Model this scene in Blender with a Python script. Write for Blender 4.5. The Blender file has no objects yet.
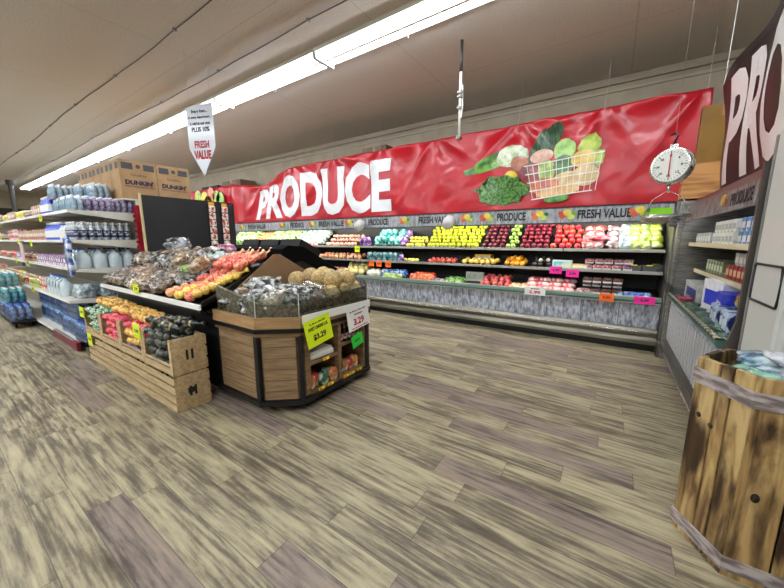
import bpy, bmesh, math, random
from mathutils import Vector, Matrix, noise
R=math.radians; PI=math.pi
random.seed(7)
S=bpy.context.scene
COL=S.collection
# ---------------- camera, world, exposure ----------------
cd=bpy.data.cameras.new('camera'); cam=bpy.data.objects.new('camera',cd); COL.objects.link(cam)
cam.location=(0,0,1.5); cam.rotation_euler=(R(90-9.5),0,R(34))
cd.sensor_width=36; cd.lens=36*323/784; cd.clip_start=0.02
S.camera=cam
w=bpy.data.worlds.new('world'); S.world=w; w.use_nodes=True
w.node_tree.nodes['Background'].inputs[0].default_value=(0.5,0.5,0.48,1); w.node_tree.nodes['Background'].inputs[1].default_value=0.3
S.view_settings.view_transform='Standard'; S.view_settings.look='None'; S.view_settings.gamma=1
S.view_settings.use_curve_mapping=False
S.view_settings.exposure=0.5
TUBE=30.0; CASE_LAMP=26.0
# ---------------- materials ----------------
def lin(c):
    return tuple(((v/255)/12.92 if v/255<=.04045 else ((v/255+.055)/1.055)**2.4) for v in c[:3])+(1,)
MATS={}
def mat(name,rgb,rough=.5,metal=0,rgb2=None,scale=20,detail=4,stretch=(1,1,1),lo=.4,hi=.6,bump=0,rand=0,coat=0,spec=.5,coord='Object',bscale=None,emit=0,alpha=1,trans=0):
    if name in MATS: return MATS[name]
    m=bpy.data.materials.new(name); m.use_nodes=True; nt=m.node_tree; N=nt.nodes; L=nt.links
    b=N['Principled BSDF']; b.inputs['Roughness'].default_value=rough; b.inputs['Metallic'].default_value=metal
    b.inputs['Coat Weight'].default_value=coat; b.inputs['Specular IOR Level'].default_value=spec
    b.inputs['Coat Roughness'].default_value=.12
    b.inputs['Base Color'].default_value=lin(rgb)
    if trans: b.inputs['Transmission Weight'].default_value=trans
    if emit:
        b.inputs['Emission Color'].default_value=lin(rgb); b.inputs['Emission Strength'].default_value=emit
    src=None
    if rgb2 or bump:
        tc=N.new('ShaderNodeTexCoord'); mp=N.new('ShaderNodeMapping'); mp.inputs['Scale'].default_value=stretch
        L.new(tc.outputs[coord],mp.inputs[0])
    if rgb2:
        nz=N.new('ShaderNodeTexNoise'); nz.inputs['Scale'].default_value=scale; nz.inputs['Detail'].default_value=detail
        L.new(mp.outputs[0],nz.inputs['Vector'])
        cr=N.new('ShaderNodeValToRGB'); cr.color_ramp.elements[0].position=lo; cr.color_ramp.elements[1].position=hi
        cr.color_ramp.elements[0].color=lin(rgb); cr.color_ramp.elements[1].color=lin(rgb2)
        L.new(nz.outputs[0],cr.inputs[0]); src=cr.outputs[0]
    if rand:
        oi=N.new('ShaderNodeObjectInfo'); hs=N.new('ShaderNodeHueSaturation')
        mr=N.new('ShaderNodeMapRange'); mr.inputs[3].default_value=1-rand; mr.inputs[4].default_value=1+rand
        L.new(oi.outputs['Random'],mr.inputs[0]); L.new(mr.outputs[0],hs.inputs['Value'])
        mr2=N.new('ShaderNodeMapRange'); mr2.inputs[3].default_value=.5-rand*.08; mr2.inputs[4].default_value=.5+rand*.08
        L.new(oi.outputs['Random'],mr2.inputs[0]); L.new(mr2.outputs[0],hs.inputs['Hue'])
        if src: L.new(src,hs.inputs['Color'])
        else: hs.inputs['Color'].default_value=lin(rgb)
        src=hs.outputs[0]
    if src: L.new(src,b.inputs['Base Color'])
    if bump:
        n2=N.new('ShaderNodeTexNoise'); n2.inputs['Scale'].default_value=bscale or scale; n2.inputs['Detail'].default_value=3
        L.new(mp.outputs[0],n2.inputs['Vector']); bp=N.new('ShaderNodeBump'); bp.inputs['Strength'].default_value=bump; bp.inputs['Distance'].default_value=.02
        L.new(n2.outputs[0],bp.inputs['Height']); L.new(bp.outputs[0],b.inputs['Normal'])
    MATS[name]=m; return m
def clear(name,rgb=(235,240,242),gloss=.14,rough=.06,tint=1.0):
    if name in MATS: return MATS[name]
    m=bpy.data.materials.new(name); m.use_nodes=True; nt=m.node_tree; N=nt.nodes; L=nt.links; N.clear()
    o=N.new('ShaderNodeOutputMaterial'); t=N.new('ShaderNodeBsdfTransparent'); g=N.new('ShaderNodeBsdfGlossy'); mx=N.new('ShaderNodeMixShader')
    t.inputs[0].default_value=lin(rgb); g.inputs['Roughness'].default_value=rough; mx.inputs[0].default_value=gloss
    L.new(t.outputs[0],mx.inputs[1]); L.new(g.outputs[0],mx.inputs[2]); L.new(mx.outputs[0],o.inputs[0]); MATS[name]=m; return m
def emis(name,rgb,s):
    m=bpy.data.materials.new(name); m.use_nodes=True; nt=m.node_tree; N=nt.nodes; N.clear()
    o=N.new('ShaderNodeOutputMaterial'); e=N.new('ShaderNodeEmission'); e.inputs[0].default_value=lin(rgb); e.inputs[1].default_value=s
    nt.links.new(e.outputs[0],o.inputs[0]); return m
def plank_mat():
    m=bpy.data.materials.new('vinyl_planks'); m.use_nodes=True; nt=m.node_tree; N=nt.nodes; L=nt.links; b=N['Principled BSDF']
    def mth(op,a,c=None,k=None):
        n=N.new('ShaderNodeMath'); n.operation=op
        if hasattr(a,'node'): L.new(a,n.inputs[0])
        else: n.inputs[0].default_value=a
        if c is not None:
            if hasattr(c,'node'): L.new(c,n.inputs[1])
            else: n.inputs[1].default_value=c
        return n.outputs[0]
    tc=N.new('ShaderNodeTexCoord'); sp=N.new('ShaderNodeSeparateXYZ'); L.new(tc.outputs['Object'],sp.inputs[0])
    X,Y=sp.outputs[0],sp.outputs[1]; W=.174; LN=1.22
    ry=mth('DIVIDE',Y,W); row=mth('FLOOR',ry); fy=mth('FRACT',ry)
    wn=N.new('ShaderNodeTexWhiteNoise'); wn.noise_dimensions='1D'; L.new(row,wn.inputs['W'])
    xo=mth('ADD',mth('DIVIDE',X,LN),wn.outputs['Value']); colm=mth('FLOOR',xo); fx=mth('FRACT',xo)
    cb=N.new('ShaderNodeCombineXYZ'); L.new(row,cb.inputs[0]); L.new(colm,cb.inputs[1])
    w2=N.new('ShaderNodeTexWhiteNoise'); w2.noise_dimensions='2D'; L.new(cb.outputs[0],w2.inputs['Vector'])
    rv=w2.outputs['Value']
    # grain coordinates
    cg=N.new('ShaderNodeCombineXYZ'); L.new(mth('ADD',mth('MULTIPLY',X,.8),mth('MULTIPLY',rv,37.0)),cg.inputs[0]); L.new(mth('MULTIPLY',Y,3.0),cg.inputs[1]); L.new(mth('MULTIPLY',rv,19.),cg.inputs[2])
    g1=N.new('ShaderNodeTexNoise'); g1.inputs['Scale'].default_value=2.0; g1.inputs['Detail'].default_value=10; g1.inputs['Roughness'].default_value=.74; g1.inputs['Distortion'].default_value=.25; L.new(cg.outputs[0],g1.inputs['Vector'])
    cg2=N.new('ShaderNodeCombineXYZ'); L.new(mth('ADD',mth('MULTIPLY',X,.55),mth('MULTIPLY',rv,11.0)),cg2.inputs[0]); L.new(mth('MULTIPLY',Y,9.),cg2.inputs[1]); L.new(rv,cg2.inputs[2])
    g2=N.new('ShaderNodeTexNoise'); g2.inputs['Scale'].default_value=5; g2.inputs['Detail'].default_value=9; L.new(cg2.outputs[0],g2.inputs['Vector'])
    v=mth('ADD',mth('MULTIPLY',g1.outputs[0],.55),mth('MULTIPLY',g2.outputs[0],.45))
    v=mth('ADD',v,mth('MULTIPLY',mth('SUBTRACT',rv,.5),.07))
    cr=N.new('ShaderNodeValToRGB'); e=cr.color_ramp.elements
    e[0].position=.31; e[0].color=lin((62,54,43)); e[1].position=.69; e[1].color=lin((186,173,140))
    for p,c in ((.44,(108,97,80)),(.49,(138,127,105)),(.55,(162,150,122))):
        q=e.new(p); q.color=lin(c)
    L.new(v,cr.inputs[0])
    # some planks greyer / pinker
    gm=N.new('ShaderNodeMix'); gm.data_type='RGBA'; gm.blend_type='MULTIPLY'
    w3=N.new('ShaderNodeValToRGB'); w3.color_ramp.elements[0].position=.84; w3.color_ramp.elements[0].color=(1,1,1,1); w3.color_ramp.elements[1].position=.86; w3.color_ramp.elements[1].color=lin((214,206,228))
    L.new(rv,w3.inputs[0]); gm.inputs[0].default_value=1; L.new(cr.outputs[0],gm.inputs[6]); L.new(w3.outputs[0],gm.inputs[7])
    # seams
    def edge(f,wd): 
        a=mth('LESS_THAN',f,wd); c=mth('GREATER_THAN',f,1-wd); return mth('MAXIMUM',a,c)
    sm=mth('MAXIMUM',edge(fy,.012),edge(fx,.0018))
    mx=N.new('ShaderNodeMix'); mx.data_type='RGBA'; L.new(mth('MULTIPLY',sm,.55),mx.inputs[0]); L.new(gm.outputs[2],mx.inputs[6]); mx.inputs[7].default_value=lin((50,45,38))
    L.new(mx.outputs[2],b.inputs['Base Color']); b.inputs['Roughness'].default_value=.5; b.inputs['Specular IOR Level'].default_value=.35
    bp=N.new('ShaderNodeBump'); bp.inputs['Strength'].default_value=.08; bp.inputs['Distance'].default_value=.01; L.new(v,bp.inputs['Height']); L.new(bp.outputs[0],b.inputs['Normal'])
    return m
def tile_mat(name,c1,c2,mortar,w,h,scale=1,vert=True):
    """stone tile panel pattern in the object's x-z plane"""
    m=bpy.data.materials.new(name); m.use_nodes=True; nt=m.node_tree; N=nt.nodes; L=nt.links; b=N['Principled BSDF']
    tc=N.new('ShaderNodeTexCoord'); mp=N.new('ShaderNodeMapping'); L.new(tc.outputs['Object'],mp.inputs[0])
    if vert: mp.inputs['Rotation'].default_value=(R(-90),0,0)
    br=N.new('ShaderNodeTexBrick'); br.inputs['Scale'].default_value=1; br.inputs['Brick Width'].default_value=w; br.inputs['Row Height'].default_value=h
    br.inputs['Mortar Size'].default_value=.004; br.offset=0
    br.inputs['Mortar'].default_value=lin(mortar); L.new(mp.outputs[0],br.inputs['Vector'])
    nz=N.new('ShaderNodeTexNoise'); nz.inputs['Scale'].default_value=22; nz.inputs['Detail'].default_value=7; nz.inputs['Roughness'].default_value=.7; m3=N.new('ShaderNodeMapping'); m3.inputs['Scale'].default_value=(1,1,.3); L.new(tc.outputs['Object'],m3.inputs[0]); L.new(m3.outputs[0],nz.inputs['Vector'])
    cr=N.new('ShaderNodeValToRGB'); cr.color_ramp.elements[0].position=.4; cr.color_ramp.elements[1].position=.58; cr.color_ramp.elements[0].color=lin(c1); cr.color_ramp.elements[1].color=lin(c2)
    L.new(nz.outputs[0],cr.inputs[0]); L.new(cr.outputs[0],br.inputs['Color1']); L.new(cr.outputs[0],br.inputs['Color2'])
    L.new(br.outputs[0],b.inputs['Base Color']); b.inputs['Roughness'].default_value=.5; MATS[name]=m; return m
# ---------------- mesh helpers ----------------
def BM(): return bmesh.new()
def box(bm,x0,y0,z0,x1,y1,z1,bev=0):
    t=bmesh.new(); bmesh.ops.create_cube(t,size=1)
    for v in t.verts: v.co=Vector(((x0+x1)/2+v.co.x*(x1-x0),(y0+y1)/2+v.co.y*(y1-y0),(z0+z1)/2+v.co.z*(z1-z0)))
    if bev: bmesh.ops.bevel(t,geom=t.edges[:],offset=bev,segments=2,affect='EDGES',profile=.5)
    join(bm,t); return bm
def join(bm,t,M=None):
    if M: t.transform(M)
    me=bpy.data.meshes.new('tmp'); t.to_mesh(me); t.free(); bm.from_mesh(me); bpy.data.meshes.remove(me)
def lathe(bm,prof,seg=16,cx=0,cy=0,cz=0):
    rings=[]
    for r,z in prof:
        if r<1e-5: rings.append([bm.verts.new((cx,cy,cz+z))])
        else: rings.append([bm.verts.new((cx+r*math.cos(2*PI*i/seg),cy+r*math.sin(2*PI*i/seg),cz+z)) for i in range(seg)])
    for a,b in zip(rings,rings[1:]):
        for i in range(seg):
            j=(i+1)%seg
            if len(a)==1 and len(b)==1: continue
            if len(a)==1: bm.faces.new((a[0],b[j],b[i])[::-1])
            elif len(b)==1: bm.faces.new((a[i],a[j],b[0]))
            else: bm.faces.new((a[i],a[j],b[j],b[i]))
    return bm
def cyl(bm,p,q,r,seg=10,r2=None):
    p=Vector(p);q=Vector(q);d=q-p; t=bmesh.new()
    bmesh.ops.create_cone(t,cap_ends=True,segments=seg,radius1=r,radius2=r if r2 is None else r2,depth=d.length)
    join(bm,t,Matrix.Translation((p+q)/2)@d.to_track_quat('Z','Y').to_matrix().to_4x4()); return bm
def tube(bm,pts,r,seg=8):
    pts=[Vector(p) for p in pts]; rings=[]
    for i,p in enumerate(pts):
        d=(pts[min(i+1,len(pts)-1)]-pts[max(i-1,0)]).normalized(); q=d.to_track_quat('Z','Y')
        rings.append([bm.verts.new(p+q@Vector((r*math.cos(2*PI*k/seg),r*math.sin(2*PI*k/seg),0))) for k in range(seg)])
    for a,b in zip(rings,rings[1:]):
        for k in range(seg): bm.faces.new((a[k],a[(k+1)%seg],b[(k+1)%seg],b[k]))
    bm.faces.new(rings[0][::-1]); bm.faces.new(rings[-1]); return bm
def prism(bm,poly,axis,a,b):
    """poly: 2D points; axis 'x': (y,z) extruded in x; 'y': (x,z); 'z': (x,y)"""
    f={'x':lambda p,t:(t,p[0],p[1]),'y':lambda p,t:(p[0],t,p[1]),'z':lambda p,t:(p[0],p[1],t)}[axis]
    A=[bm.verts.new(f(p,a)) for p in poly]; B=[bm.verts.new(f(p,b)) for p in poly]; n=len(poly)
    bm.faces.new(A); bm.faces.new(B[::-1])
    for i in range(n): bm.faces.new((A[i],B[i],B[(i+1)%n],A[(i+1)%n]))
    return bm
def ball(bm,c,r,sub=2,sc=(1,1,1)):
    t=bmesh.new(); bmesh.ops.create_icosphere(t,subdivisions=sub,radius=r)
    join(bm,t,Matrix.Translation(c)@Matrix.Diagonal((*sc,1))); return bm
def blob(bm,rx,ry,rz,seed=0,amp=.15,freq=2.,sub=3,base=True,amp2=0,freq2=9,c=(0,0,0),boxy=0):
    t=bmesh.new(); bmesh.ops.create_icosphere(t,subdivisions=sub,radius=1)
    for v in t.verts:
        p=v.co.copy(); o=Vector((seed*3.7,seed*1.3,seed*.7))
        k=1+amp*noise.noise(p*freq+o)+(amp2*noise.noise(p*freq2+o) if amp2 else 0)
        if boxy:
            m=max(abs(p.x),abs(p.y),abs(p.z)); k*=1+boxy*(1/m-1)
        v.co=Vector((p.x*rx*k,p.y*ry*k,p.z*rz*k))
        if base: v.co.z=max(v.co.z,-rz*.75)+rz*.75
    join(bm,t,Matrix.Translation(c)); return bm
def mesh(bm,m,smooth=False,name='m'):
    me=bpy.data.meshes.new(name); bmesh.ops.recalc_face_normals(bm,faces=bm.faces[:]); bm.to_mesh(me); bm.free()
    for mm in (m if isinstance(m,(list,tuple)) else [m]): me.materials.append(mm)
    if smooth:
        for p in me.polygons: p.use_smooth=True
    return me
def obj(name,bm,m,parent=None,smooth=False,label=None,loc=None,rot=None):
    me=bm if isinstance(bm,bpy.types.Mesh) else mesh(bm,m,smooth,name)
    o=bpy.data.objects.new(name,me); COL.objects.link(o)
    if parent: o.parent=parent
    if label: o['label']=label
    if loc: o.location=loc
    if rot: o.rotation_euler=rot
    return o
def tag(o,label,cat,group=None,kind=None):
    o['label']=label; o['category']=cat
    if group: o['group']=group
    if kind: o['kind']=kind
    return o
def thing(name,label,cat,loc=(0,0,0),rot=(0,0,0),group=None):
    o=bpy.data.objects.new(name,None); COL.objects.link(o); o.location=loc; o.rotation_euler=rot if isinstance(rot,(tuple,list)) else (0,0,rot)
    o.empty_display_size=.05
    return tag(o,label,cat,group)
def struct(name,bm,m,label=None,smooth=False):
    o=obj(name,bm,m,smooth=smooth); o['kind']='structure'
    if label: o['label']=label; 
    return o
KIDS={}
def kids(o): return [c for c in COL.objects if c.parent==o]
def dup(root,loc,rot=None,label=None,group=None,scale=None):
    r=root.copy(); COL.objects.link(r); r.location=loc
    if rot is not None: r.rotation_euler=rot if isinstance(rot,(tuple,list)) else (0,0,rot)
    if scale: r.scale=scale if isinstance(scale,(tuple,list)) else (scale,)*3
    if label: r['label']=label
    if group: r['group']=group
    if root.name not in KIDS:
        KIDS[root.name]=[(ch,kids(ch)) for ch in kids(root)] if root.type=='EMPTY' or root.name in HASK else []
    for ch,gs in KIDS[root.name]:
        c=ch.copy(); COL.objects.link(c); c.parent=r
        for g in gs:
            d=g.copy(); COL.objects.link(d); d.parent=c
    return r
HASK=set()
TX={}
def text(s,w,h,ext=.0015,bold=.02,align='C',keep=False):
    """mesh of a string fitted to w x h, centred, in the local xy plane"""
    cu=bpy.data.curves.new('t','FONT'); cu.body=s; cu.offset=bold; cu.extrude=0; cu.resolution_u=3
    cu.align_x='CENTER'
    o=bpy.data.objects.new('t',cu); COL.objects.link(o)
    dg=bpy.context.evaluated_depsgraph_get(); me=bpy.data.meshes.new_from_object(o.evaluated_get(dg))
    bpy.data.objects.remove(o)
    bm=bmesh.new(); bm.from_mesh(me); bpy.data.meshes.remove(me)
    xs=[v.co.x for v in bm.verts]; ys=[v.co.y for v in bm.verts]
    cx=(min(xs)+max(xs))/2; cy=(min(ys)+max(ys))/2; kx=w/(max(xs)-min(xs)); ky=h/(max(ys)-min(ys))
    for v in bm.verts: v.co=Vector(((v.co.x-cx)*kx,(v.co.y-cy)*ky,0))
    if ext:
        r=bmesh.ops.extrude_face_region(bm,geom=bm.faces[:])
        for v in r['geom']:
            if isinstance(v,bmesh.types.BMVert): v.co.z+=ext
    return bm
FACE={'-y':(R(90),0,0),'+x':(R(90),0,R(90)),'-x':(R(90),0,R(-90)),'+y':(R(90),0,R(180))}
def letters(s,w,h,m,parent,loc,face='-y',bold=.02,name='lettering',ext=.0015):
    return obj(name,text(s,w,h,ext,bold),m,parent,loc=loc,rot=FACE[face] if isinstance(face,str) else face)
# common materials
white=mat('white_enamel',(226,226,220),.4)
offw=mat('shelf_cream',(214,212,202),.45)
black=mat('black_laminate',(16,16,17),.5)
blackm=mat('black_metal',(22,22,23),.38,.3)
steel=mat('brushed_steel',(165,163,158),.35,.85,rgb2=(130,128,124),scale=9,stretch=(1,1,14))
dsteel=mat('dull_steel',(120,118,112),.4,.8)
chrome=mat('chrome',(205,205,205),.12,1)
ink=mat('black_ink',(25,24,24),.5)
redink=mat('red_ink',(200,28,38),.5)
paper=mat('white_card',(238,238,234),.5)
yel=mat('fluorescent_yellow_card',(222,244,20),.5)
pinkc=mat('fluorescent_pink_card',(245,40,160),.5)
orac=mat('fluorescent_orange_card',(255,110,30),.5)
grnc=mat('fluorescent_green_card',(40,215,60),.5)
film=clear('clear_film',(240,243,245),.2,.12)
acry=clear('clear_acrylic',(232,236,234),.10,.03)
# ---------------- setting ----------------
XL,XR,YF,YB,ZC=-25,3.2,-6.5,6.3,3.9
def slab(x0,y0,z0,x1,y1,z1): return box(BM(),x0,y0,z0,x1,y1,z1)
struct('floor',slab(XL,YF,-.1,XR,YB,0),plank_mat())
def ceil_mat():
    m=mat('ceiling_board',(222,214,205),.85,rgb2=(208,200,191),scale=60,detail=6,bump=.12,bscale=160)
    nt=m.node_tree; N=nt.nodes; L=nt.links; b=N['Principled BSDF']; src=b.inputs['Base Color'].links[0].from_socket
    tc=N.new('ShaderNodeTexCoord'); br=N.new('ShaderNodeTexBrick'); br.offset=0; br.inputs['Scale'].default_value=1; br.inputs['Brick Width'].default_value=2.44; br.inputs['Row Height'].default_value=1.22*2
    br.inputs['Mortar Size'].default_value=.006; br.inputs['Color1'].default_value=(1,1,1,1); br.inputs['Color2'].default_value=(1,1,1,1); br.inputs['Mortar'].default_value=(.8,.78,.76,1)
    L.new(tc.outputs['Object'],br.inputs['Vector']); mx=N.new('ShaderNodeMix'); mx.data_type='RGBA'; mx.blend_type='MULTIPLY'; mx.inputs[0].default_value=1
    L.new(src,mx.inputs[6]); L.new(br.outputs[0],mx.inputs[7]); L.new(mx.outputs[2],b.inputs['Base Color']); return m
struct('ceiling',slab(XL,YF,ZC,XR,YB,ZC+.1),ceil_mat())
wallm=mat('painted_wall',(170,158,138),.8,rgb2=(160,148,128),scale=3,bump=.05,bscale=80)
struct('wall_back',slab(XL,YB,0,XR,YB+.1,ZC),wallm)
struct('wall_left',slab(XL-.1,YF,0,XL,YB,ZC),wallm)
struct('wall_right',slab(XR,YF,0,XR+.1,YB,ZC),wallm)
struct('wall_front',slab(XL,YF-.1,0,XR,YF,ZC),wallm)
b=BM(); box(b,XL,YB-.05,ZC-.1,XR,YB,ZC,.01); box(b,XL,YB-.025,ZC-.2,XR,YB,ZC-.165)
struct('trim_1',b,mat('crown_moulding',(176,165,146),.6))
struct('trim_2',slab(XL,-2,2.3,XL+.04,6,3.05),mat('dark_fascia',(38,33,32),.6))
# ceiling conduits
cm=mat('conduit_grey',(92,86,80),.5)
for k,(y,x1) in enumerate(((2.04,.5),(2.82,.5))):
    t=thing('ceiling_conduit',['thin ceiling conduit running beside the hanging value sign, farther from the strip lights','thin ceiling conduit running between the hanging value sign and the strip lights'][k],'conduit',(0,y,ZC))
    p=[(x,.02*math.sin(x*.9+k),-.013-.012*abs(math.sin(x*2.1))) for x in [x1-i*.5 for i in range(43)]]
    obj('cable',tube(BM(),p,.007,6),cm,t,True)
    for i in range(9):
        x=-.6-i*1.9-k*.5; obj('clip',box(BM(),x-.012,-.02+.02*math.sin(x*.9+k),-.03,x+.012,.02+.02*math.sin(x*.9+k),0,.004),steel,t)
# column at far left
t=thing('support_column','dark grey steel support column far down the left aisle','column',(-20.6,2.68,0))
lathe_c=lathe(BM(),[(.08,0),(.08,3.9)],16); obj('shaft',lathe_c,mat('column_paint',(62,58,55),.5),t,True)
obj('collar',lathe(BM(),[(.1,3.7),(.13,3.74),(.13,3.9)],16),mat('column_paint',(62,58,55),.5),t,True)
# ---------------- strip lights ----------------
tube_m=emis('lit_fluorescent_tube',(240,248,255),TUBE)
def strip_light():
    t=thing('strip_light','white fluorescent strip light in the long ceiling row','ceiling light',group='fluorescent strip lights of the long ceiling row')
    b=BM(); prism(b,[(-.19,-.05),(-.19,0),(.19,0),(.19,-.05),(.183,-.05),(.165,-.03),(.04,-.03),(.02,-.085),(-.02,-.085),(-.04,-.03),(-.165,-.03),(-.183,-.05)],'x',-1.2,1.2); obj('housing',b,white,t)  # outer lips added to shield the ceiling from direct tube light
    for s in (-1,1): obj('tube',lathe(BM(),[(0,-1.17),(.034,-1.17),(.034,1.17),(0,1.17)],10).copy() if 0 else cyl(BM(),(-1.17,s*.1,-.062),(1.17,s*.1,-.062),.026,8),tube_m,t)
    for s in (-1,1):
        b=BM(); box(b,s*1.2-.02,-.17,-.115,s*1.2+.02,.17,0,.006); obj('end_bracket',b,mat('bracket_grey',(190,192,190),.4),t)
    b=BM(); tube(b,[(0,-.17,-.02),(0,-.15,-.11),(0,0,-.12),(0,.15,-.11),(0,.17,-.02)],.003,6); obj('wire_clip',b,steel,t)
    return t
sl=strip_light(); sl.location=(.25,3.4,ZC); 
for i in range(1,10): dup(sl,(.25-2.42*i,3.4,ZC))
for y in (-.9,-4.4):
    for i in range(9): dup(sl,(.9-2.42*i,y,ZC),label='fluorescent strip light in a ceiling row behind the viewer' if y<-1 else 'fluorescent strip light in the ceiling row above the viewer',group='strip lights overhead and behind')
# ---------------- hanging pole ----------------
t=thing('hanging_pole','slim white metal pole hanging from the ceiling before the red banner','pole',(-1.75,4.12,0))
obj('rod',cyl(BM(),(0,0,2.8),(0,0,3.55),.016,10),white,t,True)
obj('upper_rod',cyl(BM(),(0,0,3.55),(0,0,3.9),.02,10),mat('dark_grey_metal',(70,68,66),.5,.4),t,True,label='dark grey upper end')
for z in (3.12,3.25,3.3): obj('clamp',box(BM(),-.03,-.03,z,.03,.03,z+.035,.006),dsteel,t)
b=BM(); tube(b,[(.02,0,3.02),(.035,0,3.15),(.03,0,3.4)],.008,6); obj('wire',b,white,t)
obj('foot_cap',box(BM(),-.03,-.03,2.76,.03,.03,2.81,.008),dsteel,t)
# ---------------- pentagon hanging sign ----------------
t=thing('hanging_sign','white pointed hanging sign on two threads with black and red writing','sign',(-4.6,2.35,2.34),(0,0,R(22)))
b=BM(); prism(b,[(-.2,.36),(0,0),(.2,.36),(.2,.9),(-.2,.86)],'y',-.004,.004); obj('panel',b,mat('glossy_white_card',(205,210,220),.25,coat=.5),t)
for (s,h,w_,z,m,bd) in (('Every Item...',.05,.24,.80,ink,.03),('in every department...',.042,.34,.73,ink,.03),('is sold at our cost.',.042,.31,.66,ink,.03),('PLUS 10%',.06,.27,.585,ink,.03),('FRESH',.09,.22,.40,redink,.03),('VALUE',.11,.26,.27,redink,.04)):
    letters(s,w_,h,m,t,(0,-.0045,z),'-y',bd)
for x in (-.15,.17): obj('thread',cyl(BM(),(x,0,.86),(x,0,1.56),.002,4),mat('thread_grey',(190,185,178),.6),t)
# ---------------- red banner ----------------
vinyl=mat('red_vinyl',(172,14,30),.3,rgb2=(184,20,36),scale=3,coat=.22,spec=.35)
vwhite=mat('white_vinyl_print',(226,226,228),.25,coat=.4)
ANC=[-8.1,-6.6,-5.25,-3.95,-2.75,-1.35,-.25,.75]
def fold(x,z):
    d=0
    for i,a in enumerate(ANC):
        dx=x-a; dz=3.32-z; r=math.hypot(dx,dz); th=math.atan2(dx,dz)
        d+=.075*math.exp(-r*1.2)*(abs(math.cos(th*(3.5+.5*(i%3))+i))**.8-.6)*min(1,r*2.5)
    d+=.018*math.sin(x*5.3+z*3+1.5*math.sin(z*4))+.007*noise.noise(Vector((x*3,z*4,0)))
    d+=.018*noise.noise(Vector((x*1.3+z*1.6,z*.8,4)))
    d+=.005*noise.noise(Vector((x*6-z*5,z*7,2)))
    return d
def bw(x,z):     # warp: sagging left end
    k=max(0,min(1,(-6.4-x)/1.9)); k=k*k*(3-2*k); top=(z-1.98)/1.24
    return x+.35*k*top, z-.34*k*top
def surf(bmx,off,x0=None):
    for v in bmx.verts:
        X,Z=v.co.x,v.co.z; nx,nz=bw(X,Z); v.co=Vector((nx,-off+fold(X,Z)+v.co.y,nz))
def subdiv(bm,ln):
    bmesh.ops.triangulate(bm,faces=bm.faces[:])
    for _ in range(7):
        es=[e for e in bm.edges if e.calc_length()>ln]
        if not es: break
        bmesh.ops.subdivide_edges(bm,edges=es,cuts=1); bmesh.ops.triangulate(bm,faces=[f for f in bm.faces if len(f.verts)>3])
ban=thing('produce_banner','red glossy vinyl banner reading PRODUCE with a vegetable basket picture','banner',(0,5.42,0))
b=BM(); nx,nz=330,44
gr=[[b.verts.new((-8.7+9.5*i/nx,0,1.96+1.27*j/nz)) for j in range(nz+1)] for i in range(nx+1)]
for i in range(nx):
    for j in range(nz): b.faces.new((gr[i][j],gr[i+1][j],gr[i+1][j+1],gr[i][j+1]))
surf(b,0)
o=obj('vinyl_sheet',b,vinyl,ban,True); md=o.modifiers.new('s','SOLIDIFY'); md.thickness=.003; md.offset=1
def banner_art(name,bm2,m,off=.004,ln=.07,label=None,parent=ban):
    subdiv(bm2,ln); surf(bm2,off+.001); return obj(name,bm2,m,parent,True,label)
b=text('PRODUCE',4.5,1.02,0,.045)
b.transform(Matrix.Translation((-5.93,0,2.56))@Matrix.Rotation(R(90),4,'X'))
banner_art('lettering',b,vwhite,.006)
def ell(cx,cz,rx,rz,rot=0,n=18,wob=0,seed=0):
    b=BM(); vs=[]
    for i in range(n):
        a=2*PI*i/n; k=1+wob*noise.noise(Vector((math.cos(a)*3+seed,math.sin(a)*3,seed)))
        x=rx*k*math.cos(a); z=rz*k*math.sin(a); c,s=math.cos(rot),math.sin(rot); vs.append(b.verts.new((cx+x*c-z*s,0,cz+x*s+z*c)))
    b.faces.new(vs); return b
kale=mat('printed_kale',(18,60,22),.3,rgb2=(96,150,58),scale=28,coat=.3)
leaf=mat('printed_leaf',(40,96,36),.3,rgb2=(120,170,80),scale=9,coat=.3)
leek=mat('printed_leek',(16,50,34),.3,rgb2=(60,100,60),scale=8,stretch=(4,1,1),coat=.3)
pal=mat('printed_cauliflower',(205,210,180),.3,rgb2=(150,170,120),scale=18,coat=.3)
P=lambda n,c,c2: mat('printed_'+n,c,.3,rgb2=c2,scale=7,coat=.3)
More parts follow.
